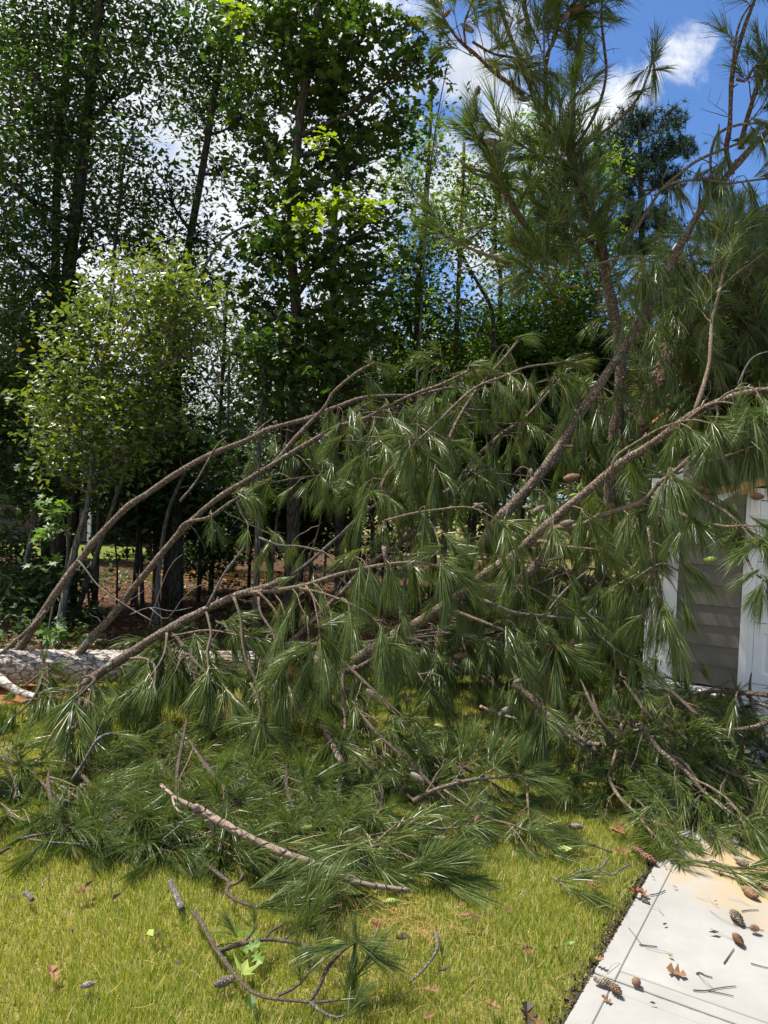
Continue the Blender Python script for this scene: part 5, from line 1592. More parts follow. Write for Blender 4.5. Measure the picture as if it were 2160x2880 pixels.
for (pts, d, r, lab) in [([(257, 1735), (248, 1670), (240, 1612), (232, 1540)], 11, 5, 'thin crooked sapling stem leaning left before the far lawn'), ([(329, 1690), (330, 1600), (325, 1537), (322, 1440)], 12, 3.5, 'thinnest upright sapling stem before the far lawn'), ([(384, 1640), (382, 1580), (385, 1500), (388, 1400)], 12, 3.5, 'thin sapling stem beside the dark trunk by the far lawn'),
                         ([(172, 1800), (180, 1700), (190, 1600), (200, 1480)], 10.8, 6, 'slim stem close behind the pale young oak stem')]:
    c = curve([P(x, y, d) for x, y in [(pts[0][0] + 3, pts[0][1] + 90)] + pts], step=0.15)
    c[0][2] = min(c[0][2], 0)
    root = thing('sapling', lab, 'sapling', tuple(c[0]))
    part('trunk', MB().tube(c, np.linspace(r, r * .6, len(c)) * d / FPX, 7, True, .05), M_TRUNK, root, smooth=True)
    cr = MB()
    scatter_leaves(cr, c[len(c) // 3:][::3] + rng.normal(0, .12, (len(c[len(c) // 3:][::3]), 3)), 5, .12, 'spoon', .08)
    part('crown', cr, M_OAKDARK, root, kind='stuff')


# the far wood that closes the view: one mass of leaf clumps on crowded stems
fw, fst = MB(), MB()
nC = 1700
ang = np.radians(rng.uniform(-44, 30, nC))
dist = rng.uniform(31, 44, nC)
hh = 6.6 + 1.4 * np.sin(ang * 9.0) + 1.0 * np.sin(ang * 23.0 + 1) - 1.6 * np.exp(-((np.degrees(ang) + 14) / 4.0) ** 2) + 1.2 * (np.degrees(ang) > 0)
cz = hh * rng.uniform(0.02, 1, nC) ** 0.75
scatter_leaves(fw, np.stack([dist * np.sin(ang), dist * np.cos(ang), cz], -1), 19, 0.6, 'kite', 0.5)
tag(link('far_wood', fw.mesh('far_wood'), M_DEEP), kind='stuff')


def in_woods(p):
    inside = np.zeros(len(p), bool)
    for (xa, ya_), (xb, yb) in zip(WOODS, WOODS[1:] + WOODS[:1]):
        cr = (ya_ > p[:, 1]) != (yb > p[:, 1])
        inside ^= cr & (p[:, 0] < (xb - xa) * (p[:, 1] - ya_) / (yb - ya_ + 1e-9) + xa)
    return inside


q = np.stack([rng.uniform(-9, 2, 12000), rng.uniform(7.8, 17, 12000), rng.uniform(-.01, .03, 12000)], -1)
q = q[in_woods(q)]
lm = MB()
stamp(lm, LEAF['kite'][0], LEAF['kite'][1], q, rot_batch(rng.normal(0, .4, q.shape) + np.array([0, 0, 1]), rng.uniform(0, 6.28, len(q))), rng.uniform(.04, .11, len(q)))
tag(link('leaf_litter', lm.mesh('leaf_litter'), M_DEADLEAF), kind='stuff')
q = np.stack([rng.uniform(-9, 1.5, 420), 8.3 + 8 * rng.random(420) ** 1.5, np.zeros(420)], -1)
q = q[in_woods(q) & ((patch(q, 5, 1.2) > -0.1))]
um = MB()
for p in q:
    hgt = rng.uniform(.08, .55)
    scatter_leaves(um, p[None] + np.array([0, 0, hgt]) * rng.uniform(.3, 1, (5, 1)) + rng.normal(0, .10, (5, 3)) * np.array([1, 1, .2]), 4, .06, 'spoon', .10)
tag(link('undergrowth', um.mesh('undergrowth'), M_LOBED), kind='stuff')

# leaves that can be picked out one by one
LEAFMESH = {}


def leaf_mesh(kind, m):
    k = (kind, m.name)
    if k not in LEAFMESH:
        v, t = LEAF[kind]
        me = MB().add(v, t=t).mesh('leaf')
        me.materials.append(m)
        LEAFMESH[k] = me
    return LEAFMESH[k]


def spray(parent, kind, m, centre, d, rx, ry, n, size, stems, bark, dz=0.25):
    """twigs with single leaves as parts of PARENT"""
    hub = P(centre[0], centre[1], d)
    s = d / FPX
    for i in range(stems):
        a = rng.uniform(-1, 1)
        e = hub + np.array([a * rx * s, rng.uniform(-dz, dz), rng.uniform(-.7, .7) * ry * s])
        o = hub + np.array([-0.2 * a * rx * s, 0.15, -0.1])
        c = curve([o, (o + e) / 2 + np.array([0, 0, .05]), e], n=8)
        tw = part('twig', MB().tube(c, np.linspace(.007, .0025, 8), 4, False), bark, parent, smooth=True)
        for k in range(n // stems):
            p = c[int(rng.integers(2, 8))] + rng.normal(0, 0.045, 3)
            nrm = Vector((rng.normal(0, .45), rng.normal(0, .45) - 0.25, 1)).normalized()
            Mx = Matrix.Translation(Vector(p)) @ Vector((0, 0, 1)).rotation_difference(nrm).to_matrix().to_4x4() @ Matrix.Rotation(rng.uniform(0, 6.28), 4, 'Z') @ Matrix.Scale(size * rng.uniform(.7, 1.2), 4)
            inst('leaf', leaf_mesh(kind, m), tw, Mx)


spray(bigoak, 'lobed', M_LOBED_LIT, (850, 590), 9.2, 40, 26, 36, 0.17, 4, M_TRUNK)
spray(bigoak, 'lobed', M_LOBED_LIT, (920, 570), 9.2, 60, 26, 50, 0.17, 5, M_TRUNK)
spray(bigoak, 'lobed', M_LOBED_LIT, (1010, 590), 9.2, 60, 30, 50, 0.17, 5, M_TRUNK)
spray(bigoak, 'lobed', M_LOBED_LIT, (665, 45), 9.4, 50, 30, 28, 0.18, 3, M_TRUNK)
spray(bigoak, 'lobed', M_LOBED_LIT, (900, 400), 9.4, 40, 26, 22, 0.16, 3, M_TRUNK)
gum = thing('gum_sapling', 'sweetgum sapling with a bright spray of star shaped leaves below the young oak', 'sapling', tuple(P(130, 1850, 9.0) * np.array([1, 1, 0])))
part('stem', MB().tube(curve([(P(130, 1850, 9.0)[0], P(130, 1850, 9.0)[1], -0.05), P(150, 1700, 9.0), P(190, 1560, 9.0), P(170, 1420, 9.0)]), np.linspace(.018, .006, 30)[:len(curve([(P(130, 1850, 9.0)[0], P(130, 1850, 9.0)[1], -0.05), P(150, 1700, 9.0), P(190, 1560, 9.0), P(170, 1420, 9.0)]))] if False else np.linspace(.018, .006, len(curve([(P(130, 1850, 9.0)[0], P(130, 1850, 9.0)[1], -0.05), P(150, 1700, 9.0), P(190, 1560, 9.0), P(170, 1420, 9.0)]))), 7, True), M_TRUNKG, gum, smooth=True)
spray(gum, 'star', M_GUM, (150, 1435), 8.9, 48, 40, 34, 0.15, 4, M_TRUNKG)
spray(gum, 'star', M_GUM, (135, 1490), 8.9, 48, 30, 28, 0.15, 4, M_TRUNKG)
spray(gum, 'star', M_GUM, (120, 1590), 8.8, 40, 16, 14, 0.15, 3, M_TRUNKG)
gum2 = thing('gum_seedling', 'bright green seedling with broad leaves sprouting just behind the log', 'seedling', tuple(P(125, 1870, 8.4) * np.array([1, 1, 0])))
part('stem', MB().tube(curve([(P(125, 1870, 8.4)[0], P(125, 1870, 8.4)[1], -0.02), P(118, 1800, 8.4), P(130, 1770, 8.4)], n=8), np.linspace(.008, .004, 8), 5, True), M_TRUNKG, gum2, smooth=True)
spray(gum2, 'star', M_GUM, (115, 1795), 8.35, 34, 22, 12, 0.19, 3, M_TRUNKG)
spray(gum2, 'star', M_GUM, (95, 1835), 8.35, 30, 12, 8, 0.19, 2, M_TRUNKG)
spray(gum2, 'star', M_GUM, (175, 1800), 8.4, 20, 24, 7, 0.17, 2, M_TRUNKG)
# shrub at the garage corner
sg = G(1868, 2040)
shrub = thing('holly_shrub', 'small dark holly shrub half buried in needles at the garage corner', 'shrub', tuple(sg))
sm, sl = MB(), MB()
for i in range(16):
    q = sg + np.array([rng.uniform(-.28, .28), rng.uniform(-.28, .2), rng.uniform(.25, .62)])
    sm.tube(curve([sg + rng.normal(0, .03, 3) * np.array([1, 1, 0]), (sg + q) / 2 + rng.normal(0, .03, 3), q], n=6), np.linspace(.01, .004, 6), 5, False)
    scatter_leaves(sl, q[None] + rng.normal(0, .07, (7, 3)), 7, .04, 'kite', .05)
part('stem', sm, M_TRUNK, shrub, smooth=True)
part('foliage', sl, M_LOBED, shrub, kind='stuff')

# ------------------------------------------------------------------ neighbour's house glimpsed far left
hb = P(-40, 1560, 27.0)
hb[2] = 0
house = thing('neighbour_house', 'dim brown sided house far away behind the left trees with a white porch post', 'house', tuple(hb))
M_HBROWN = plain('brown_house_siding', (0.11, 0.085, 0.07), 0.8, 0.2)
for i in range(15):
    part('siding_board', MB().box(hb + np.array([0.2, 0.03 - 0.008 * 0, 0.12 + i * 0.22]), (6.8, 0.05 + 0.02 * (i % 2), 0.212)), M_HBROWN, house)
part('wall_core', MB().box(hb + np.array([0.2, 3.1, 1.65]), (6.75, 6.0, 3.3)), M_SHADOWGAP, house)
mb = MB()
for z, y in ((3.3, -0.5), (3.3, 6.6)):
    pass
v = [hb + np.array([x, y, z]) for x in (-3.7, 4.2) for y, z in ((-0.55, 3.3), (3.1, 5.2), (6.7, 3.3))]
mb.add(v, q=[(0, 3, 4, 1), (1, 4, 5, 2), (0, 2, 5, 3)], t=[(0, 1, 2), (3, 5, 4)])
part('roof', mb, M_SHINGLE, house)
pp = P(251, 1500, 26.0)
part('porch_post', MB().box((pp[0], pp[1], 1.2), (0.10, 0.10, 2.4)), M_WHITE, house)
part('porch_capital', MB().box((pp[0] + .1, pp[1], 2.15), (0.34, 0.16, 0.10)), M_WHITE, house)
wf = part('window', MB().box(hb + np.array([1.6, -0.03, 1.7]), (1.1, 0.06, 1.4)), M_WHITE, house)
M_GLASS, _h2 = mat('dark_window_glass')
finish(_h2, principled(_h2, (0.02, 0.025, 0.03), 0.08, 0.6))
part('pane', MB().box(hb + np.array([1.6, -0.055, 1.7]), (0.96, 0.03, 1.26)), M_GLASS, wf)

# ------------------------------------------------------------------ lawn grass
def grass():
    N = 540000
    d = 2.3 + (9.6 - 2.3) * rng.random(N) ** 1.25
    x = rng.uniform(-0.62, 0.62, N) * d + rng.uniform(-0.9, 0.6, N)
    p = np.stack([x, d, np.zeros(N)], -1)
    rel = p - E0
    b = rel @ AC
    a = rel @ AL
    keep = (b < -0.05 + 0.035 * patch(p, 12, 14.0) + 0.03 * rng.random(N)) | (a > 4.6)
    gl = (p - GO) @ WU
    gb = (p - GO) @ WB
    keep &= ~((gl > SC - 0.1) & (gb > -0.1))
    keep &= ~(((p[:, 0] + 4.35) / 1.45) ** 2 + ((p[:, 1] - 7.3) / 0.5) ** 2 < 1)
    inside = np.zeros(N, bool)
    for (xa, ya_), (xb, yb) in zip(WOODS, WOODS[1:] + WOODS[:1]):
        cr = (ya_ > p[:, 1]) != (yb > p[:, 1])
        inside ^= cr & (p[:, 0] < (xb - xa) * (p[:, 1] - ya_) / (yb - ya_ + 1e-9) + xa)
    keep &= ~inside
    pt = patch(p, 3, 3.0) + 0.6 * patch(p, 4, 9.0)
    keep &= rng.random(N) < 0.80 + 0.22 * pt
    p, pt = p[keep], pt[keep]
    n = len(p)
    h = rng.uniform(0.006, 0.019, n) * (1 + 0.22 * pt) * (1 + 0.06 * (p[:, 1] - 3))
    wd = rng.uniform(0.0016, 0.0030, n) * (1 + 0.16 * (p[:, 1] - 3))
    ya = rng.uniform(0, 6.283, n)
    lean = rng.normal(0, 0.9, (n, 2)) + patch(p, 8, 4.0)[:, None] * np.array([0.25, 0.15])
    wv = np.stack([np.cos(ya), np.sin(ya), np.zeros(n)], -1) * wd[:, None]
    tip = p + np.stack([lean[:, 0] * h, lean[:, 1] * h, h], -1)
    base = p - np.array([0, 0, 0.03])
    v = np.stack([base - wv, base + wv, tip], 1).reshape(-1, 3)
    t = np.arange(3 * n).reshape(-1, 3)
    o = link('grass', MB().add(v, t=t).mesh('grass'), M_GRASS)
    tag(o, kind='stuff')


grass()

# strip of soil and crumbs along the concrete edge
mb = MB()
n = 4200
a = rng.uniform(-1.2, 4.5, n)
b = -np.abs(rng.normal(0, 0.032, n)) + 0.004
pos = np.array([drive(bb, aa, rng.uniform(-0.018, 0.004)) for aa, bb in zip(a, b)])
tv, tt = LEAF['kite']
stamp(mb, tv - np.array([.5, 0, 0]), tt, pos, rot_batch(rng.normal(0, .6, (n, 3)) + np.array([0, 0, .6]), rng.uniform(0, 6.28, n)), rng.uniform(.008, .03, n))
tag(link('edge_litter', mb.mesh('edge_litter'), M_DARKLEAF), kind='stuff')


def strips(name, pts, m, length, width, lift=0.03, kind='stuff'):
    """fallen needles: thin bent strips lying on the turf"""
    mb = MB()
    for p in pts:
        y = rng.uniform(0, 6.28) if len(p) == 3 else p[3]
        L = rng.uniform(.6, 1.15) * length
        d = np.array([math.cos(y), math.sin(y), 0])
        s = np.array([-d[1], d[0], 0])
        bnd = rng.uniform(-.18, .18) * L
        q = [np.array(p[:3]) - d * L / 2, np.array(p[:3]) + s * bnd, np.array(p[:3]) + d * L / 2]
        z = [rng.uniform(.012, lift), rng.uniform(.02, lift + .012), rng.uniform(.012, lift)]
        vv = []
        for k in range(3):
            for g in (-1, 1):
                vv.append(q[k] + s * g * width / 2 + np.array([0, 0, z[k]]))
        mb.add(vv, q=[(0, 1, 3, 2), (2, 3, 5, 4)])
    return tag(link(name, mb.mesh(name), m), kind=kind)


def onlawn(x, y):
    g = G(x, y)
    return g


pts = []
for cx, cy, sx_, sy_, n in ((950, 2520, 55, 30, 70), (1190, 2610, 70, 28, 60), (1110, 2560, 60, 22, 35), (1330, 2580, 260, 140, 34), (700, 2650, 320, 130, 20), (1250, 2760, 250, 80, 16), (280, 2660, 220, 130, 8), (1700, 2470, 60, 60, 20)):
    for i in range(n):
        x, y = rng.normal(cx, sx_), rng.normal(cy, sy_)
        if (G(x, y) - E0) @ AC > -0.05:
            continue
        pts.append(tuple(onlawn(x, y)))
strips('pine_straw', pts, M_STRAW, 0.12, 0.0017, 0.03)
pts = [tuple(drive(rng.uniform(.05, 1.3), rng.uniform(.0, 2.2), -0.009)) for i in range(34)]
strips('driveway_needles', pts, M_DEADLEAF, 0.15, 0.0026, 0.014)

# ------------------------------------------------------------------ cones


def cone_mesh(name, m, L, R, squat=1.0, ns=84, open_=0.35, seed=0):
    """pine cone along +X, base at 0: core and a spiral of thick overlapping scales"""
    r = np.random.default_rng(seed)
    mb = MB()
    prof = lambda t: R * (math.sin(math.pi * min(1, (t * 0.93 + 0.05))) ** 0.6) * (1.08 - 0.35 * t)
    xs = np.linspace(0.0, 1, 9)
    mb.tube(np.stack([xs * L, 0 * xs, 0 * xs], -1), np.array([prof(x) * 0.78 for x in xs]), 8)
    for i in range(ns):
        t = (i + 0.5) / ns
        a = i * 2.39996
        rr = prof(t)
        x = t * L
        out = np.array([0, math.cos(a), math.sin(a)])
        tan = np.array([0, -math.sin(a), math.cos(a)])
        fwd = np.array([1.0, 0, 0])
        sz = L * 0.085 * (0.6 + 0.6 * math.sin(math.pi * t))
        c = fwd * x + out * rr * 0.9
        tipd = unit(fwd * 0.8 + out * (open_ + 0.4 * r.random() * open_))
        v = [c - tan * sz, c + fwd * sz * 0.1 + out * sz * .35, c + tan * sz, c + tipd * sz * 1.35, c + out * sz * .55 + fwd * sz * .55, c - fwd * sz * .5]
        mb.add(v, t=[(0, 4, 3), (4, 2, 3), (0, 1, 4), (1, 2, 4), (5, 1, 0), (5, 2, 1)])
    me = mb.mesh(name)
    me.materials.append(m)
    return me


CONE = {'grey': cone_mesh('pine_cone', M_CONE, 1.0, 0.215, seed=1), 'brown': cone_mesh('pine_cone', M_CONEB, 1.0, 0.235, seed=2), 'open': cone_mesh('pine_cone', M_CONEB, 1.0, 0.33, 1, 60, 0.9, 3), 'green': cone_mesh('green_cone', M_CONEG, 1.0, 0.20, 1, 70, 0.15, 4)}


def xform(a, b, scale_len=1.0):
    a, b = np.asarray(a), np.asarray(b)
    d = b - a
    q = Vector((1, 0, 0)).rotation_difference(Vector(unit(d)))
    return Matrix.Translation(Vector(a)) @ q.to_matrix().to_4x4() @ Matrix.Rotation(rng.uniform(0, 6.28), 4, 'X') @ Matrix.Scale(np.linalg.norm(d) * scale_len, 4)


def pick_limb(p):
    best, bo = 9, limb_objs[0]
    for o in limb_objs:
        me = o.data
        k = len(me.vertices)
        c = np.zeros(k * 3, np.float32)
        me.vertices.foreach_get('co', c)
        dd = np.linalg.norm(c.reshape(-1, 3)[::7] - p, axis=1).min()
        if dd < best:
            best, bo = dd, o
    return bo


# cones still on the tree: crop, base and tip in the crop, depth, kind
for crop, x0, y0, x1, y1, d, k in (
        ('c2', 388, 138, 340, 108, 6.85, 'grey'), ('c2', 430, 608, 500, 622, 6.6, 'grey'), ('c2', 630, 430, 582, 425, 7.0, 'grey'), ('c2', 575, 100, 605, 85, 7.0, 'open'), ('c2', 800, 55, 765, 95, 7.0, 'grey'), ('c2', 860, 35, 805, 42, 7.0, 'brown'), ('c2', 255, 75, 285, 45, 6.8, 'brown'), ('c2', 410, 372, 398, 410, 6.9, 'brown'),
        ('c4', 35, 490, 85, 520, 6.4, 'brown'), ('c4', 775, 595, 838, 582, 6.2, 'brown'), ('c4', 645, 738, 690, 712, 6.0, 'grey'), ('c4', 598, 715, 630, 718, 6.0, 'grey'), ('c4', 388, 702, 425, 716, 5.8, 'grey'), ('c4', 1415, 660, 1362, 630, 5.0, 'brown'), ('c4', 1640, 672, 1585, 668, 4.8, 'brown'), ('c4', 800, 1355, 812, 1295, 5.3, 'brown'), ('c4', 850, 1118, 890, 1105, 5.6, 'grey'), ('c4', 430, 980, 458, 1008, 5.9, 'brown'), ('c4', 760, 790, 815, 780, 5.6, 'grey'),
        ('c4', 300, 1362, 355, 1358, 6.0, 'brown'), ('c4', 560, 1475, 600, 1462, 5.7, 'grey'), ('c6', 115, 390, 165, 425, 4.75, 'grey'), ('c6', 415, 560, 418, 515, 4.55, 'grey'), ('c6', 408, 570, 396, 615, 4.5, 'brown'), ('c6', 545, 105, 500, 140, 5.4, 'grey'), ('c5', 1580, 30, 1625, 65, 5.3, 'grey'), ('c6', 90, 60, 118, 82, 5.2, 'brown'),
        ('c4', 1515, 755, 1512, 708, 4.9, 'green'), ('c4', 1478, 790, 1498, 768, 4.9, 'green'), ('c4', 1380, 945, 1432, 938, 4.9, 'green'), ('c4', 800, 668, 832, 660, 5.9, 'green'), ('c4', 835, 645, 850, 618, 5.9, 'green'), ('c4', 48, 1085, 76, 1070, 5.5, 'green'),
        ('c6', 605, 385, 645, 390, 4.8, 'green'), ('c6', 670, 405, 642, 430, 4.8, 'green'), ('c6', 655, 488, 692, 470, 4.8, 'green'), ('c6', 310, 395, 300, 360, 4.8, 'green'), ('c6', 215, 182, 255, 190, 5.2, 'green'), ('c6', 370, 440, 405, 432, 4.8, 'green'), ('c6', 565, 488, 592, 478, 4.8, 'green'), ('c6', 630, 645, 632, 620, 4.55, 'green'),
        ('c5', 988, 665, 975, 730, 4.25, 'green'), ('c5', 1235, 745, 1205, 800, 4.15, 'green'), ('c5', 1255, 745, 1258, 795, 4.15, 'green'), ('c5', 1110, 870, 1105, 915, 3.95, 'green'), ('c5', 1240, 870, 1242, 912, 3.95, 'green'), ('c5', 1268, 850, 1278, 895, 3.95, 'green'), ('c5', 1110, 635, 1072, 648, 4.3, 'green'), ('c5', 1350, 622, 1305, 632, 4.3, 'green'), ('c5', 770, 560, 765, 590, 4.5, 'green'), ('c6', 170, 785, 195, 765, 4.2, 'green')):
    (ax_, ay_), (bx_, by_) = px(crop, [(x0, y0), (x1, y1)])
    A, B = P(ax_, ay_, d), P(bx_, by_, d - 0.02)
    A[2], B[2] = max(A[2], .03), max(B[2], .03)
    B = A + (B - A) * 1.1
    inst('green_cone' if k == 'green' else 'pine_cone', CONE[k], pick_limb(A), xform(A, B))


def loose_cone(crop, x0, y0, x1, y1, k, label, z=0.022, group=None, fat=1.0):
    (ax_, ay_), (bx_, by_) = px(crop, [(x0, y0), (x1, y1)])
    A, B = G(ax_, ay_, z), G(bx_, by_, z)
    Mx = xform(A, B) @ Matrix.Diagonal((1, fat, fat, 1))
    o = inst('green_cone' if k == 'green' else 'pine_cone', CONE[k], None, Mx)
    tag(o, label, 'pine cone', group)


CG = 'fallen pine cones'
loose_cone('c5', 1012, 1275, 925, 1308, 'grey', 'silvery grey pine cone touching the yellow star leaf under the front branch', 0.03, CG)
loose_cone('c5', 348, 1312, 412, 1298, 'grey', 'pale small pine cone alone on the grass at lower left', 0.03, CG)
loose_cone('c5', 1300, 1130, 1360, 1170, 'grey', 'dark grey cone lying at the tip of the front branch side shoot', 0.03, CG)
loose_cone('c6', 1070, 712, 1130, 740, 'open', 'open brown cone by the driveway corner, upper of the pair', 0.03, CG, 0.8)
loose_cone('c6', 1110, 740, 1180, 775, 'open', 'open brown cone at the driveway corner, lower of the pair', 0.03, CG, 0.8)
loose_cone('c6', 205, 678, 265, 672, 'grey', 'pale grey cone on the grass below the middle of the heap', 0.03, CG)
loose_cone('c6', 800, 615, 862, 625, 'grey', 'pale cone on shaded grass right of the upper loose sprig', 0.03, CG)
loose_cone('c6', 738, 645, 702, 636, 'grey', 'small grey cone at the base of the upper loose sprig', 0.03, CG)
loose_cone('c6', 1120, 590, 1132, 622, 'grey', 'grey cone standing among twigs beside the drive heap', 0.04, CG)
loose_cone('c6', 905, 1278, 990, 1300, 'grey', 'long weathered cone on the driveway edge, its scales closed', 0.026, CG)
loose_cone('c6', 978, 1305, 1025, 1345, 'open', 'dark broken cone base touching the long weathered cone', 0.026, CG, 0.9)
loose_cone('c6', 1500, 985, 1545, 1040, 'grey', 'grey closed cone on the concrete, uppermost of three', 0.024, CG)
loose_cone('c6', 1580, 1058, 1622, 1062, 'open', 'squat dark cone on the concrete near the right edge', 0.03, CG, 1.3)
loose_cone('c6', 1510, 1085, 1548, 1130, 'brown', 'reddish brown cone on the concrete below the grey closed cone', 0.024, CG)
loose_cone('c6', 1615, 925, 1548, 885, 'brown', 'big orange brown cone at the edge of the drive heap', 0.028, CG)
loose_cone('c6', 1575, 785, 1512, 755, 'grey', 'dusty cone by the stained concrete under a twig', 0.028, CG)
loose_cone('c6', -2, 948, 62, 942, 'green', 'bright green unripe cone lying by the end of the stripped branch', 0.03, CG)
loose_cone('c5', 1435, 1130, 1475, 1120, 'green', 'stubby yellow green cone on the grass above the umbrella shaped tuft', 0.03, CG, 1.4)


# ------------------------------------------------------------------ loose branches on the grass
def gpath(crop, pts, z0, z1=None):
    pp = px(crop, pts)
    z1 = z0 if z1 is None else z1
    n = len(pp)
    return np.array([G(x, y, z0 + (z1 - z0) * i / max(1, n - 1)) for i, (x, y) in enumerate(pp)])


def branch_thing(name, label, cat, stems, tufts, group=None):
    c0 = None
    root = None
    for crop, pts, z0, z1, r0, r1, m in stems:
        W = gpath(crop, pts, z0, z1)
        c = curve(W, step=0.03)
        if root is None:
            root = thing(name, label, cat, (W[0][0], W[0][1], 0.0), group)
        dd = np.linalg.norm(W.mean(0) - CAM)
        rad = np.linspace(r0, r1, len(c)) * dd / FPX * (1 + rng.uniform(-.08, .08, len(c)))
        part('stem', MB().tube(c, rad, 8, True, .06), m, root, smooth=True)
    for crop, x, y, z, ax, sc, br in tufts:
        (X, Y), = px(crop, [(x, y)])
        tf = Tufts()
        tf.add(G(X, Y, z), ax, sc, br)
        t = tf.L[0]
        inst('needle_tuft', tuft_mesh(t[3], t[4]), root, tuft_matrix(t))
    return root


branch_thing('broken_branch', 'thick brown stripped branch lying on top of the front needles, snapped at both ends', 'branch', [
    ('c5', [(840, 540), (870, 555), (930, 590), (1020, 640), (1120, 690), (1230, 738), (1320, 768), (1400, 800), (1500, 850), (1580, 872), (1659, 885), (1770, 896)], 0.30, 0.03, 12, 5.5, M_STRIP),
    ('c5', [(695, 440), (730, 475), (760, 500), (800, 520), (850, 545)], 0.36, 0.30, 4, 7, M_STRIP),
    ('c5', [(895, 588), (915, 610), (925, 640), (930, 665)], 0.25, 0.16, 7, 3, M_STRIP),
    ('c5', [(745, 490), (750, 520), (770, 555), (790, 570)], 0.34, 0.28, 3, 2, M_STRIP),
    ('c5', [(840, 565), (800, 595), (760, 630), (705, 675)], 0.28, 0.15, 2.5, 1.5, M_GREY),
    ('c5', [(1400, 815), (1415, 850), (1430, 878)], 0.10, 0.04, 5, 4, M_STRIP)], [])
branch_thing('fallen_branch', 'long bowed grey branch in the front grass with pine tufts on its side shoots', 'branch', [
    ('c5', [(830, 985), (880, 1050), (910, 1110), (940, 1160), (1000, 1240), (1060, 1310), (1130, 1355), (1230, 1370), (1340, 1380), (1400, 1378), (1480, 1368)], 0.05, 0.05, 6, 2.6, M_THINBARK),
    ('c5', [(942, 1160), (990, 1145), (1040, 1130), (1140, 1110), (1220, 1115), (1300, 1130)], 0.05, 0.07, 6, 4, M_THINBARK),
    ('c5', [(1340, 1375), (1370, 1330), (1390, 1290), (1410, 1240), (1450, 1190), (1490, 1150), (1535, 1118)], 0.05, 0.20, 5, 4, M_THINBARK),
    ('c5', [(1200, 1352), (1250, 1330), (1300, 1295), (1340, 1240), (1365, 1170)], 0.05, 0.10, 4, 2.5, M_THINBARK),
    ('c5', [(1340, 1380), (1390, 1420), (1430, 1440), (1465, 1446), (1505, 1428)], 0.05, 0.04, 3.5, 2.5, M_GREY),
    ('c5', [(1145, 1108), (1170, 1075), (1220, 1045), (1240, 1030)], 0.06, 0.10, 3.5, 2.5, M_THINBARK),
    ('c5', [(1060, 1118), (1090, 1080), (1100, 1065)], 0.06, 0.10, 3, 2.5, M_THINBARK),
    ('c5', [(1225, 1115), (1260, 1080), (1280, 1070)], 0.06, 0.10, 3, 2.5, M_THINBARK)],
    [('c5', 1240, 1030, .12, (.1, .3, .9), .62, False), ('c5', 1098, 1062, .12, (-.1, .2, .9), .5, False), ('c5', 1020, 1090, .1, (-.4, .2, .8), .5, False), ('c5', 1280, 1065, .12, (0, .1, 1), .55, False), ('c5', 1310, 1060, .12, (.5, .3, .6), .75, False),
     ('c5', 1535, 1120, .21, (.1, -.1, -.6), 1.0, False), ('c5', 1535, 1120, .21, (.9, -.2, -.4), .95, False), ('c5', 1530, 1122, .21, (-.9, -.2, -.3), .85, False), ('c5', 1535, 1118, .21, (0, .3, .8), .5, False), ('c5', 1365, 1165, .1, (.1, .3, .9), .6, False), ('c5', 1340, 1240, .08, (-.3, 0, .8), .55, False), ('c5', 1480, 1365, .06, (.9, .2, .5), .6, False), ('c5', 1505, 1428, .05, (.4, .3, .9), .55, False), ('c5', 1500, 1330, .06, (.3, .3, .9), .6, False), ('c5', 1540, 1270, .08, (.6, .4, .5), .85, False), ('c5', 1280, 1190, .06, (-.1, .2, 1), .5, False), ('c5', 1300, 1295, .06, (-.2, .1, 1), .5, False)])
branch_thing('snapped_stick', 'short straight grey stick in line with the bowed branch', 'stick', [('c5', [(735, 858), (748, 890), (765, 930), (788, 978)], 0.05, 0.03, 7, 8, M_GREY)], [])
branch_thing('needle_branch', 'crooked brown twig with thick green needle brush in front of the stripped branch', 'branch', [
    ('c5', [(895, 785), (930, 815), (965, 842), (992, 865), (978, 898), (1000, 925), (1040, 948), (1090, 965), (1130, 972)], 0.06, 0.07, 5, 4, M_THINBARK),
    ('c5', [(990, 870), (1020, 868), (1040, 850), (1050, 820)], 0.06, 0.12, 4, 4, M_THINBARK)],
    [('c5', 1120, 965, .09, (1, .2, .25), 1.1, False), ('c5', 1160, 950, .1, (.9, .5, .3), 1.1, False), ('c5', 1180, 980, .08, (1, .1, .2), 1.0, False), ('c5', 1100, 880, .1, (.9, .3, .35), 1.1, False), ('c5', 1180, 870, .1, (1, .2, .3), 1.15, False), ('c5', 1250, 860, .1, (.9, -.1, .25), 1.1, False), ('c5', 1300, 890, .08, (.9, .2, .2), 1.0, False), ('c5', 1300, 970, .1, (.3, .5, .8), 1.0, False), ('c5', 1350, 990, .1, (.6, .4, .7), 1.0, False), ('c5', 1240, 960, .09, (.6, .5, .5), 1.0, False)])
branch_thing('needle_sprig', 'loose green needle sprig lying on shaded grass, farther of the two', 'sprig', [('c6', [(985, 732), (930, 712), (880, 695), (820, 672)], 0.05, 0.06, 3, 2, M_THINBARK)], [('c6', 900, 700, .06, (-.9, .45, .1), 1.0, False), ('c6', 850, 682, .06, (-.9, .5, .12), 1.05, False)])
branch_thing('needle_sprig', 'loose needle sprig on the grass pointing at the driveway, nearer of the two', 'sprig', [('c6', [(735, 842), (770, 870), (810, 905)], 0.05, 0.06, 3, 2, M_GREY)], [('c6', 760, 855, .06, (.9, -.2, .1), .95, False), ('c6', 810, 890, .06, (.9, -.4, .08), 1.0, False)])
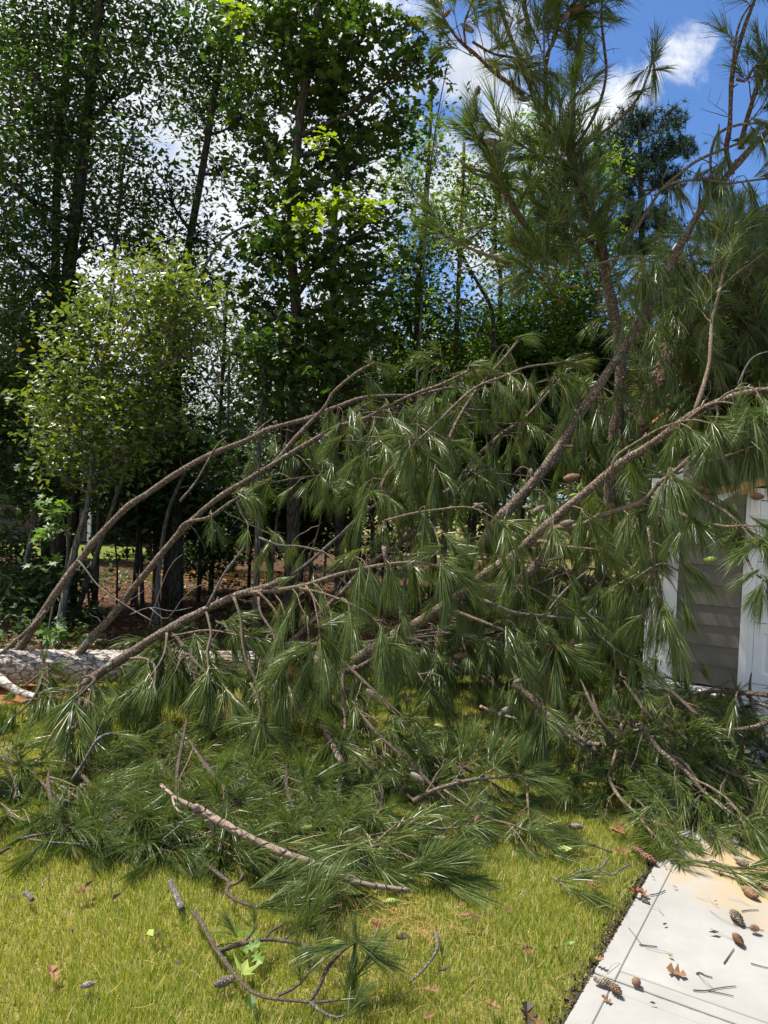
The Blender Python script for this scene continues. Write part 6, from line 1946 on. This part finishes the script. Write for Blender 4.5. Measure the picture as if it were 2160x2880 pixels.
branch_thing('needle_sprig', 'thick green needle brush right of the heap end above the stripped branch tip', 'sprig', [('c6', [(80, 820), (130, 800), (190, 775)], 0.05, 0.08, 4, 3, M_THINBARK)], [('c6', 200, 780, .1, (.8, .5, .4), 1.15, False), ('c6', 215, 800, .08, (.9, .1, .25), 1.1, False), ('c6', 150, 800, .09, (.5, .6, .5), 1.0, False), ('c6', 120, 820, .06, (.8, -.2, .15), 1.0, False), ('c6', 60, 810, .08, (.6, .3, .3), 1.0, False)])
branch_thing('forked_twig', 'bare pale forked twig on the grass left of the driveway corner', 'twig', [('c6', [(835, 820), (880, 812), (930, 805), (950, 785), (970, 755)], 0.045, 0.05, 3.5, 3, M_GREY), ('c6', [(930, 805), (985, 830), (1025, 805), (1060, 785)], 0.045, 0.05, 3, 2.2, M_GREY)], [])
branch_thing('curved_twig', 'single grey curved twig on the lower middle grass', 'twig', [('c6', [(222, 1075), (230, 1110), (228, 1150), (205, 1195), (160, 1250), (110, 1295)], 0.04, 0.035, 4.5, 3, M_GREY)], [])
branch_thing('driveway_sprig', 'long thin twig with small needle tufts lying across the stained concrete', 'sprig', [('c6', [(1235, 765), (1300, 768), (1380, 776), (1440, 788), (1490, 800), (1560, 802)], 0.02, 0.03, 3.5, 4, M_THINBARK), ('c6', [(1400, 778), (1425, 770), (1470, 795)], 0.02, 0.02, 2, 2, M_THINBARK)],
             [('c6', 1270, 775, .03, (.7, -.6, .1), .55, False), ('c6', 1400, 785, .03, (.7, -.6, .1), .6, False), ('c6', 1500, 815, .04, (.4, -.9, .1), .95, False), ('c6', 1540, 825, .04, (.6, -.6, .2), 1.0, False), ('c6', 1560, 800, .05, (.8, .2, .3), 1.1, False), ('c6', 1590, 850, .04, (.8, -.4, .3), 1.0, False)])
for crop, pts, z, r0, r1, m, lab in (
        ('c5', [(108, 905), (122, 918), (140, 938)], .035, 6, 6, M_GREY, 'stubby pale stick on the left grass'),
        ('c5', [(183, 882), (185, 865), (200, 850), (210, 843)], .04, 2.5, 2, M_STRIP, 'tiny hooked twig on the upper left grass'),
        ('c5', [(0, 735), (20, 722), (42, 714)], .04, 6, 4, M_THINBARK, 'dark bark chip stick at the left frame edge'),
        ('c6', [(408, 695), (430, 703), (460, 709)], .04, 3, 2, M_GREY, 'small pale stick below the middle heap'),
        ('c6', [(1103, 1131), (1140, 1136), (1180, 1140)], .006, 2.5, 2, M_THINBARK, 'straight dark twig on the concrete near the tooled line'),
        ('c6', [(1115, 940), (1130, 946), (1148, 952)], .008, 5, 5, M_THINBARK, 'short thick dark stick on the driveway edge'),
        ('c6', [(1468, 1212), (1490, 1180), (1512, 1148)], .006, 2.2, 1.5, M_THINBARK, 'forked dark needle pair slanting up the concrete'),
        ('c6', [(1350, 1257), (1365, 1252), (1390, 1265), (1418, 1273)], .006, 3, 2, M_THINBARK, 'kinked twig right of the curled brown leaf'),
        ('c6', [(1335, 1328), (1390, 1330), (1450, 1318), (1520, 1310)], .006, 2.2, 1.6, M_THINBARK, 'longest dark needle twig on the concrete'),
        ('c6', [(1400, 1330), (1450, 1340), (1510, 1353)], .006, 2, 1.5, M_THINBARK, 'lower needle twig crossing the longest one'),
        ('c6', [(1150, 917), (1185, 910), (1215, 897)], .008, 2.2, 1.8, M_THINBARK, 'needle twig beside the dry leaf at the driveway edge'),
        ('c6', [(1510, 1040), (1560, 1055), (1640, 1070)], .006, 2, 1.5, M_THINBARK, 'thin twig running to the squat dark cone'),
        ('c6', [(1585, 1212), (1620, 1222), (1670, 1235)], .006, 2, 1.6, M_THINBARK, 'thin twig at the right frame edge of the concrete'),
        ('c6', [(1545, 987), (1580, 982), (1618, 982)], .006, 2, 1.6, M_THINBARK, 'thin twig right of the grey closed cone')):
    branch_thing('twig', lab, 'twig', [(crop, pts, z, z, r0 * (.65 if z < .02 else .85), r1 * (.6 if z < .02 else .85), m)], [], 'small sticks lying about')

# ------------------------------------------------------------------ leaves lying about


def curled(kind, curl, seed):
    r = np.random.default_rng(seed)
    v, t = LEAF[kind]
    v = v.copy() - np.array([.4, 0, 0])
    # finer mesh is not needed: bend the outline up at rim and tip
    v[:, 2] += curl * (v[:, 1] ** 2 * 1.6 + v[:, 0] ** 2 * 0.5) + r.normal(0, 0.03, len(v))
    return v, t


DL = {}


def ground_leaf(crop, x, y, size, kind, m, label, z=0.035, curl=0.9, name='fallen_leaf', tilt=0.25):
    k = (kind, m.name, curl)
    if k not in DL:
        v, t = curled(kind, curl, len(DL) + 20)
        me = MB().add(v, t=t).mesh('fallen_leaf')
        me.materials.append(m)
        DL[k] = me
    (X, Y), = px(crop, [(x, y)])
    p = G(X, Y, z)
    nrm = Vector((rng.normal(0, tilt), rng.normal(0, tilt) - .1, 1)).normalized()
    Mx = Matrix.Translation(Vector(p)) @ Vector((0, 0, 1)).rotation_difference(nrm).to_matrix().to_4x4() @ Matrix.Rotation(rng.uniform(0, 6.28), 4, 'Z') @ Matrix.Scale(size, 4)
    tag(inst(name, DL[k], None, Mx), label, 'leaf', 'leaves lying on grass and concrete')


for a in (
        ('c5', 350, 905, .085, 'lobed', M_DEADLEAF, 'curled brown leaf near the top of the left grass'), ('c5', 392, 868, .06, 'spoon', M_DARKLEAF, 'dark leaf just above the curled brown leaf'), ('c5', 510, 922, .055, 'spoon', M_DARKLEAF, 'dark rolled leaf right of the curled brown leaf'),
        ('c5', 228, 1265, .10, 'lobed', M_DEADLEAF, 'large orange brown leaf at lower left of the lawn'), ('c5', 690, 1098, .05, 'spoon', M_DARKLEAF, 'small dark leaf beside the pale green sprig'), ('c5', 772, 1215, .045, 'spoon', M_DARKLEAF, 'black leaf speck left of the bowed branch'), ('c5', 1620, 1045, .06, 'lobed', M_REDLEAF, 'dark red crumpled leaf right of the needle branch'),
        ('c5', 655, 1090, .08, 'spoon', M_PALELEAF, 'pale green leaf on the middle left grass'), ('c5', 1050, 1250, .13, 'star', M_PALELEAF, 'yellow star shaped leaf under the bowed branch by the silvery cone'), ('c5', 1085, 1372, .09, 'spoon', M_LOBED, 'dark green leaf below the bowed branch'),
        ('c5', 60, 930, .05, 'spoon', M_DARKLEAF, 'dark bark like leaf beside the stubby pale stick'), ('c5', 48, 295, .07, 'lobed', M_DARKLEAF, 'dark leaf on the bright grass strip at far left'), ('c5', 315, 1082, .04, 'spoon', M_DARKLEAF, 'small dark leaf alone on the left grass'), ('c5', 375, 975, .04, 'spoon', M_DARKLEAF, 'tiny dark leaf below the curled brown leaf'),
        ('c6', 985, 635, .10, 'lobed', M_DEADLEAF, 'rusty leaf in the dry pile on shaded grass, left one'), ('c6', 1020, 628, .11, 'lobed', M_DEADLEAF, 'rusty leaf in the dry pile on shaded grass, right one'), ('c6', 1005, 645, .09, 'lobed', M_DEADLEAF, 'rusty leaf in the dry pile on shaded grass, lowest one'),
        ('c6', 755, 725, .13, 'spoon', M_PALELEAF, 'pale yellow drooping leaf below the farther sprig'), ('c6', 772, 718, .11, 'spoon', M_PALELEAF, 'second pale yellow leaf of the drooping pair'), ('c6', 1020, 728, .09, 'lobed', M_DEADLEAF, 'tan leaf beside the forked pale twig'),
        ('c6', 897, 868, .07, 'lobed', M_DEADLEAF, 'orange leaf right of the nearer sprig, upper of two'), ('c6', 932, 886, .07, 'lobed', M_DEADLEAF, 'orange leaf right of the nearer sprig, lower of two'), ('c6', 790, 1135, .07, 'spoon', M_GUM, 'fresh green leaf alone on the right lawn'), ('c6', 335, 962, .05, 'lobed', M_DEADLEAF, 'brown leaf above the bundle of red needles'),
        ('c6', 545, 990, .05, 'spoon', M_DEADLEAF, 'small tan leaf right of the red needle bundle'), ('c6', 463, 895, .05, 'lobed', M_DARKLEAF, 'dark crumbled leaf above the red needle bundle'), ('c6', 625, 1155, .055, 'lobed', M_DEADLEAF, 'brown leaf in the middle of the right lawn'), ('c6', 742, 1148, .055, 'lobed', M_DARKLEAF, 'dark leaf left of the fresh green leaf'),
        ('c6', 75, 1105, .07, 'lobed', M_DARKLEAF, 'blackish leaf left of the curved twig top'), ('c6', 475, 1400, .07, 'lobed', M_DEADLEAF, 'brown leaf near the bottom edge, middle'), ('c6', 620, 1445, .10, 'lobed', M_DARKLEAF, 'large black shrivelled leaf at the bottom edge'), ('c6', 645, 1455, .07, 'lobed', M_DEADLEAF, 'brown leaf beside the large black shrivelled one'),
        ('c6', 20, 1128, .05, 'spoon', M_DARKLEAF, 'dark leaf scrap on the middle lawn'), ('c6', 215, 1330, .06, 'lobed', M_DEADLEAF, 'dull brown leaf sunk in the grass under the curved twig'), ('c6', 200, 1440, .05, 'lobed', M_DEADLEAF, 'rusty leaf at the bottom edge below the curved twig'), ('c6', 262, 1240, .05, 'lobed', M_DARKLEAF, 'dark leaf right of the curved twig'), ('c6', 1085, 900, .08, 'lobed', M_REDLEAF, 'reddish leaf against the driveway edge'), ('c6', 925, 1195, .05, 'lobed', M_DEADLEAF, 'brown leaf caught in the edge soil above the long cone')):
    ground_leaf(*a)
for a in (
        ('c6', 955, 1365, .045, 'lobed', M_DEADLEAF, 'small orange leaf on the driveway margin'), ('c6', 1272, 1258, .085, 'lobed', M_DEADLEAF, 'curled brown leaf in the middle of the concrete'), ('c6', 1155, 1385, .03, 'spoon', M_DARKLEAF, 'black leaf scrap at the tooled joint'), ('c6', 1420, 1083, .055, 'spoon', M_DARKLEAF, 'flat dark leaf left of the reddish cone'),
        ('c6', 1260, 886, .03, 'spoon', M_DEADLEAF, 'small brown bud scale on the upper concrete'), ('c6', 1216, 1044, .03, 'spoon', M_DARKLEAF, 'dark speck leaf in the middle of the upper concrete'), ('c6', 1232, 1180, .035, 'kite', M_GUM, 'tiny green leaf shred on the concrete'), ('c6', 1125, 918, .07, 'lobed', M_DEADLEAF, 'dry brown leaf lying over the driveway edge'), ('c6', 1450, 822, .06, 'spoon', M_DEADLEAF, 'tan leaf scrap under the long thin twig'), ('c6', 1455, 770, .02, 'spoon', M_DEADLEAF, 'brown scale on the stained concrete'), ('c6', 1215, 797, .025, 'spoon', M_DEADLEAF, 'rust brown scale at the stained corner'), ('c6', 1165, 842, .022, 'spoon', M_DEADLEAF, 'brown flake on the stained edge strip'), ('c6', 1435, 945, .02, 'spoon', M_DARKLEAF, 'black flake on the upper right concrete')):
    ground_leaf(*a, z=0.012, curl=1.2, tilt=.12)
# sprig of fresh oak leaves under the bowed branch
for i, (x, y) in enumerate(((960, 1125), (990, 1105), (1000, 1140), (1075, 1095), (1050, 1160), (1085, 1150), (1120, 1085), (1040, 1110))):
    pass
osp = thing('oak_sprig', 'fresh bright green oak leaf sprig under the bowed branch', 'sprig', tuple(G(*px('c5', [(1000, 1130)])[0], 0.0)))
part('stem', MB().tube(curve(gpath('c5', [(940, 1140), (1000, 1125), (1070, 1115), (1110, 1110)], .04), n=8), np.linspace(.003, .002, 8), 5, True), M_TWIG, osp, smooth=True)
for i, (x, y) in enumerate(((960, 1125), (990, 1105), (1000, 1140), (1075, 1095), (1050, 1160), (1085, 1150), (1120, 1085), (1040, 1110), (1010, 1095), (1095, 1165))):
    p = G(*px('c5', [(x, y)])[0], 0.05)
    nrm = Vector((rng.normal(0, .4), rng.normal(0, .4), 1)).normalized()
    inst('leaf', leaf_mesh('lobed', M_GUM), osp, Matrix.Translation(Vector(p)) @ Vector((0, 0, 1)).rotation_difference(nrm).to_matrix().to_4x4() @ Matrix.Rotation(rng.uniform(0, 6.28), 4, 'Z') @ Matrix.Scale(rng.uniform(.06, .09), 4))
# bundle of red needles and a round gall
rb = thing('needle_bundle', 'flat bundle of dry red needles on the right lawn', 'needle bundle', tuple(G(*px('c6', [(365, 1010)])[0], 0.0)))
mb = MB()
for i in range(26):
    A = G(*px('c6', [(318 + rng.uniform(0, 8), 1003 + rng.uniform(-3, 5))])[0], .05)
    B = G(*px('c6', [(412 + rng.uniform(-18, 8), 1010 + rng.uniform(-8, 12))])[0], .045)
    mb.tube([A, (A + B) / 2 + np.array([0, 0, .012]), B], [.0012, .0014, .0008], 3, False)
part('needle_sheaf', mb, M_DEADLEAF, rb, kind='stuff')
gl_ = G(*px('c6', [(1090, 1293)])[0], .018)
mb = MB()
th = np.linspace(0, math.pi, 9)
mb.tube(np.stack([0 * th + gl_[0], 0 * th + gl_[1], gl_[2] - 0.018 * np.cos(th)], -1), 0.019 * np.sin(th) + 1e-4, 12)
tag(link('oak_gall', mb.mesh('oak_gall', True), M_CONEB), 'round brown oak gall on the concrete right of the dark cone base', 'gall')
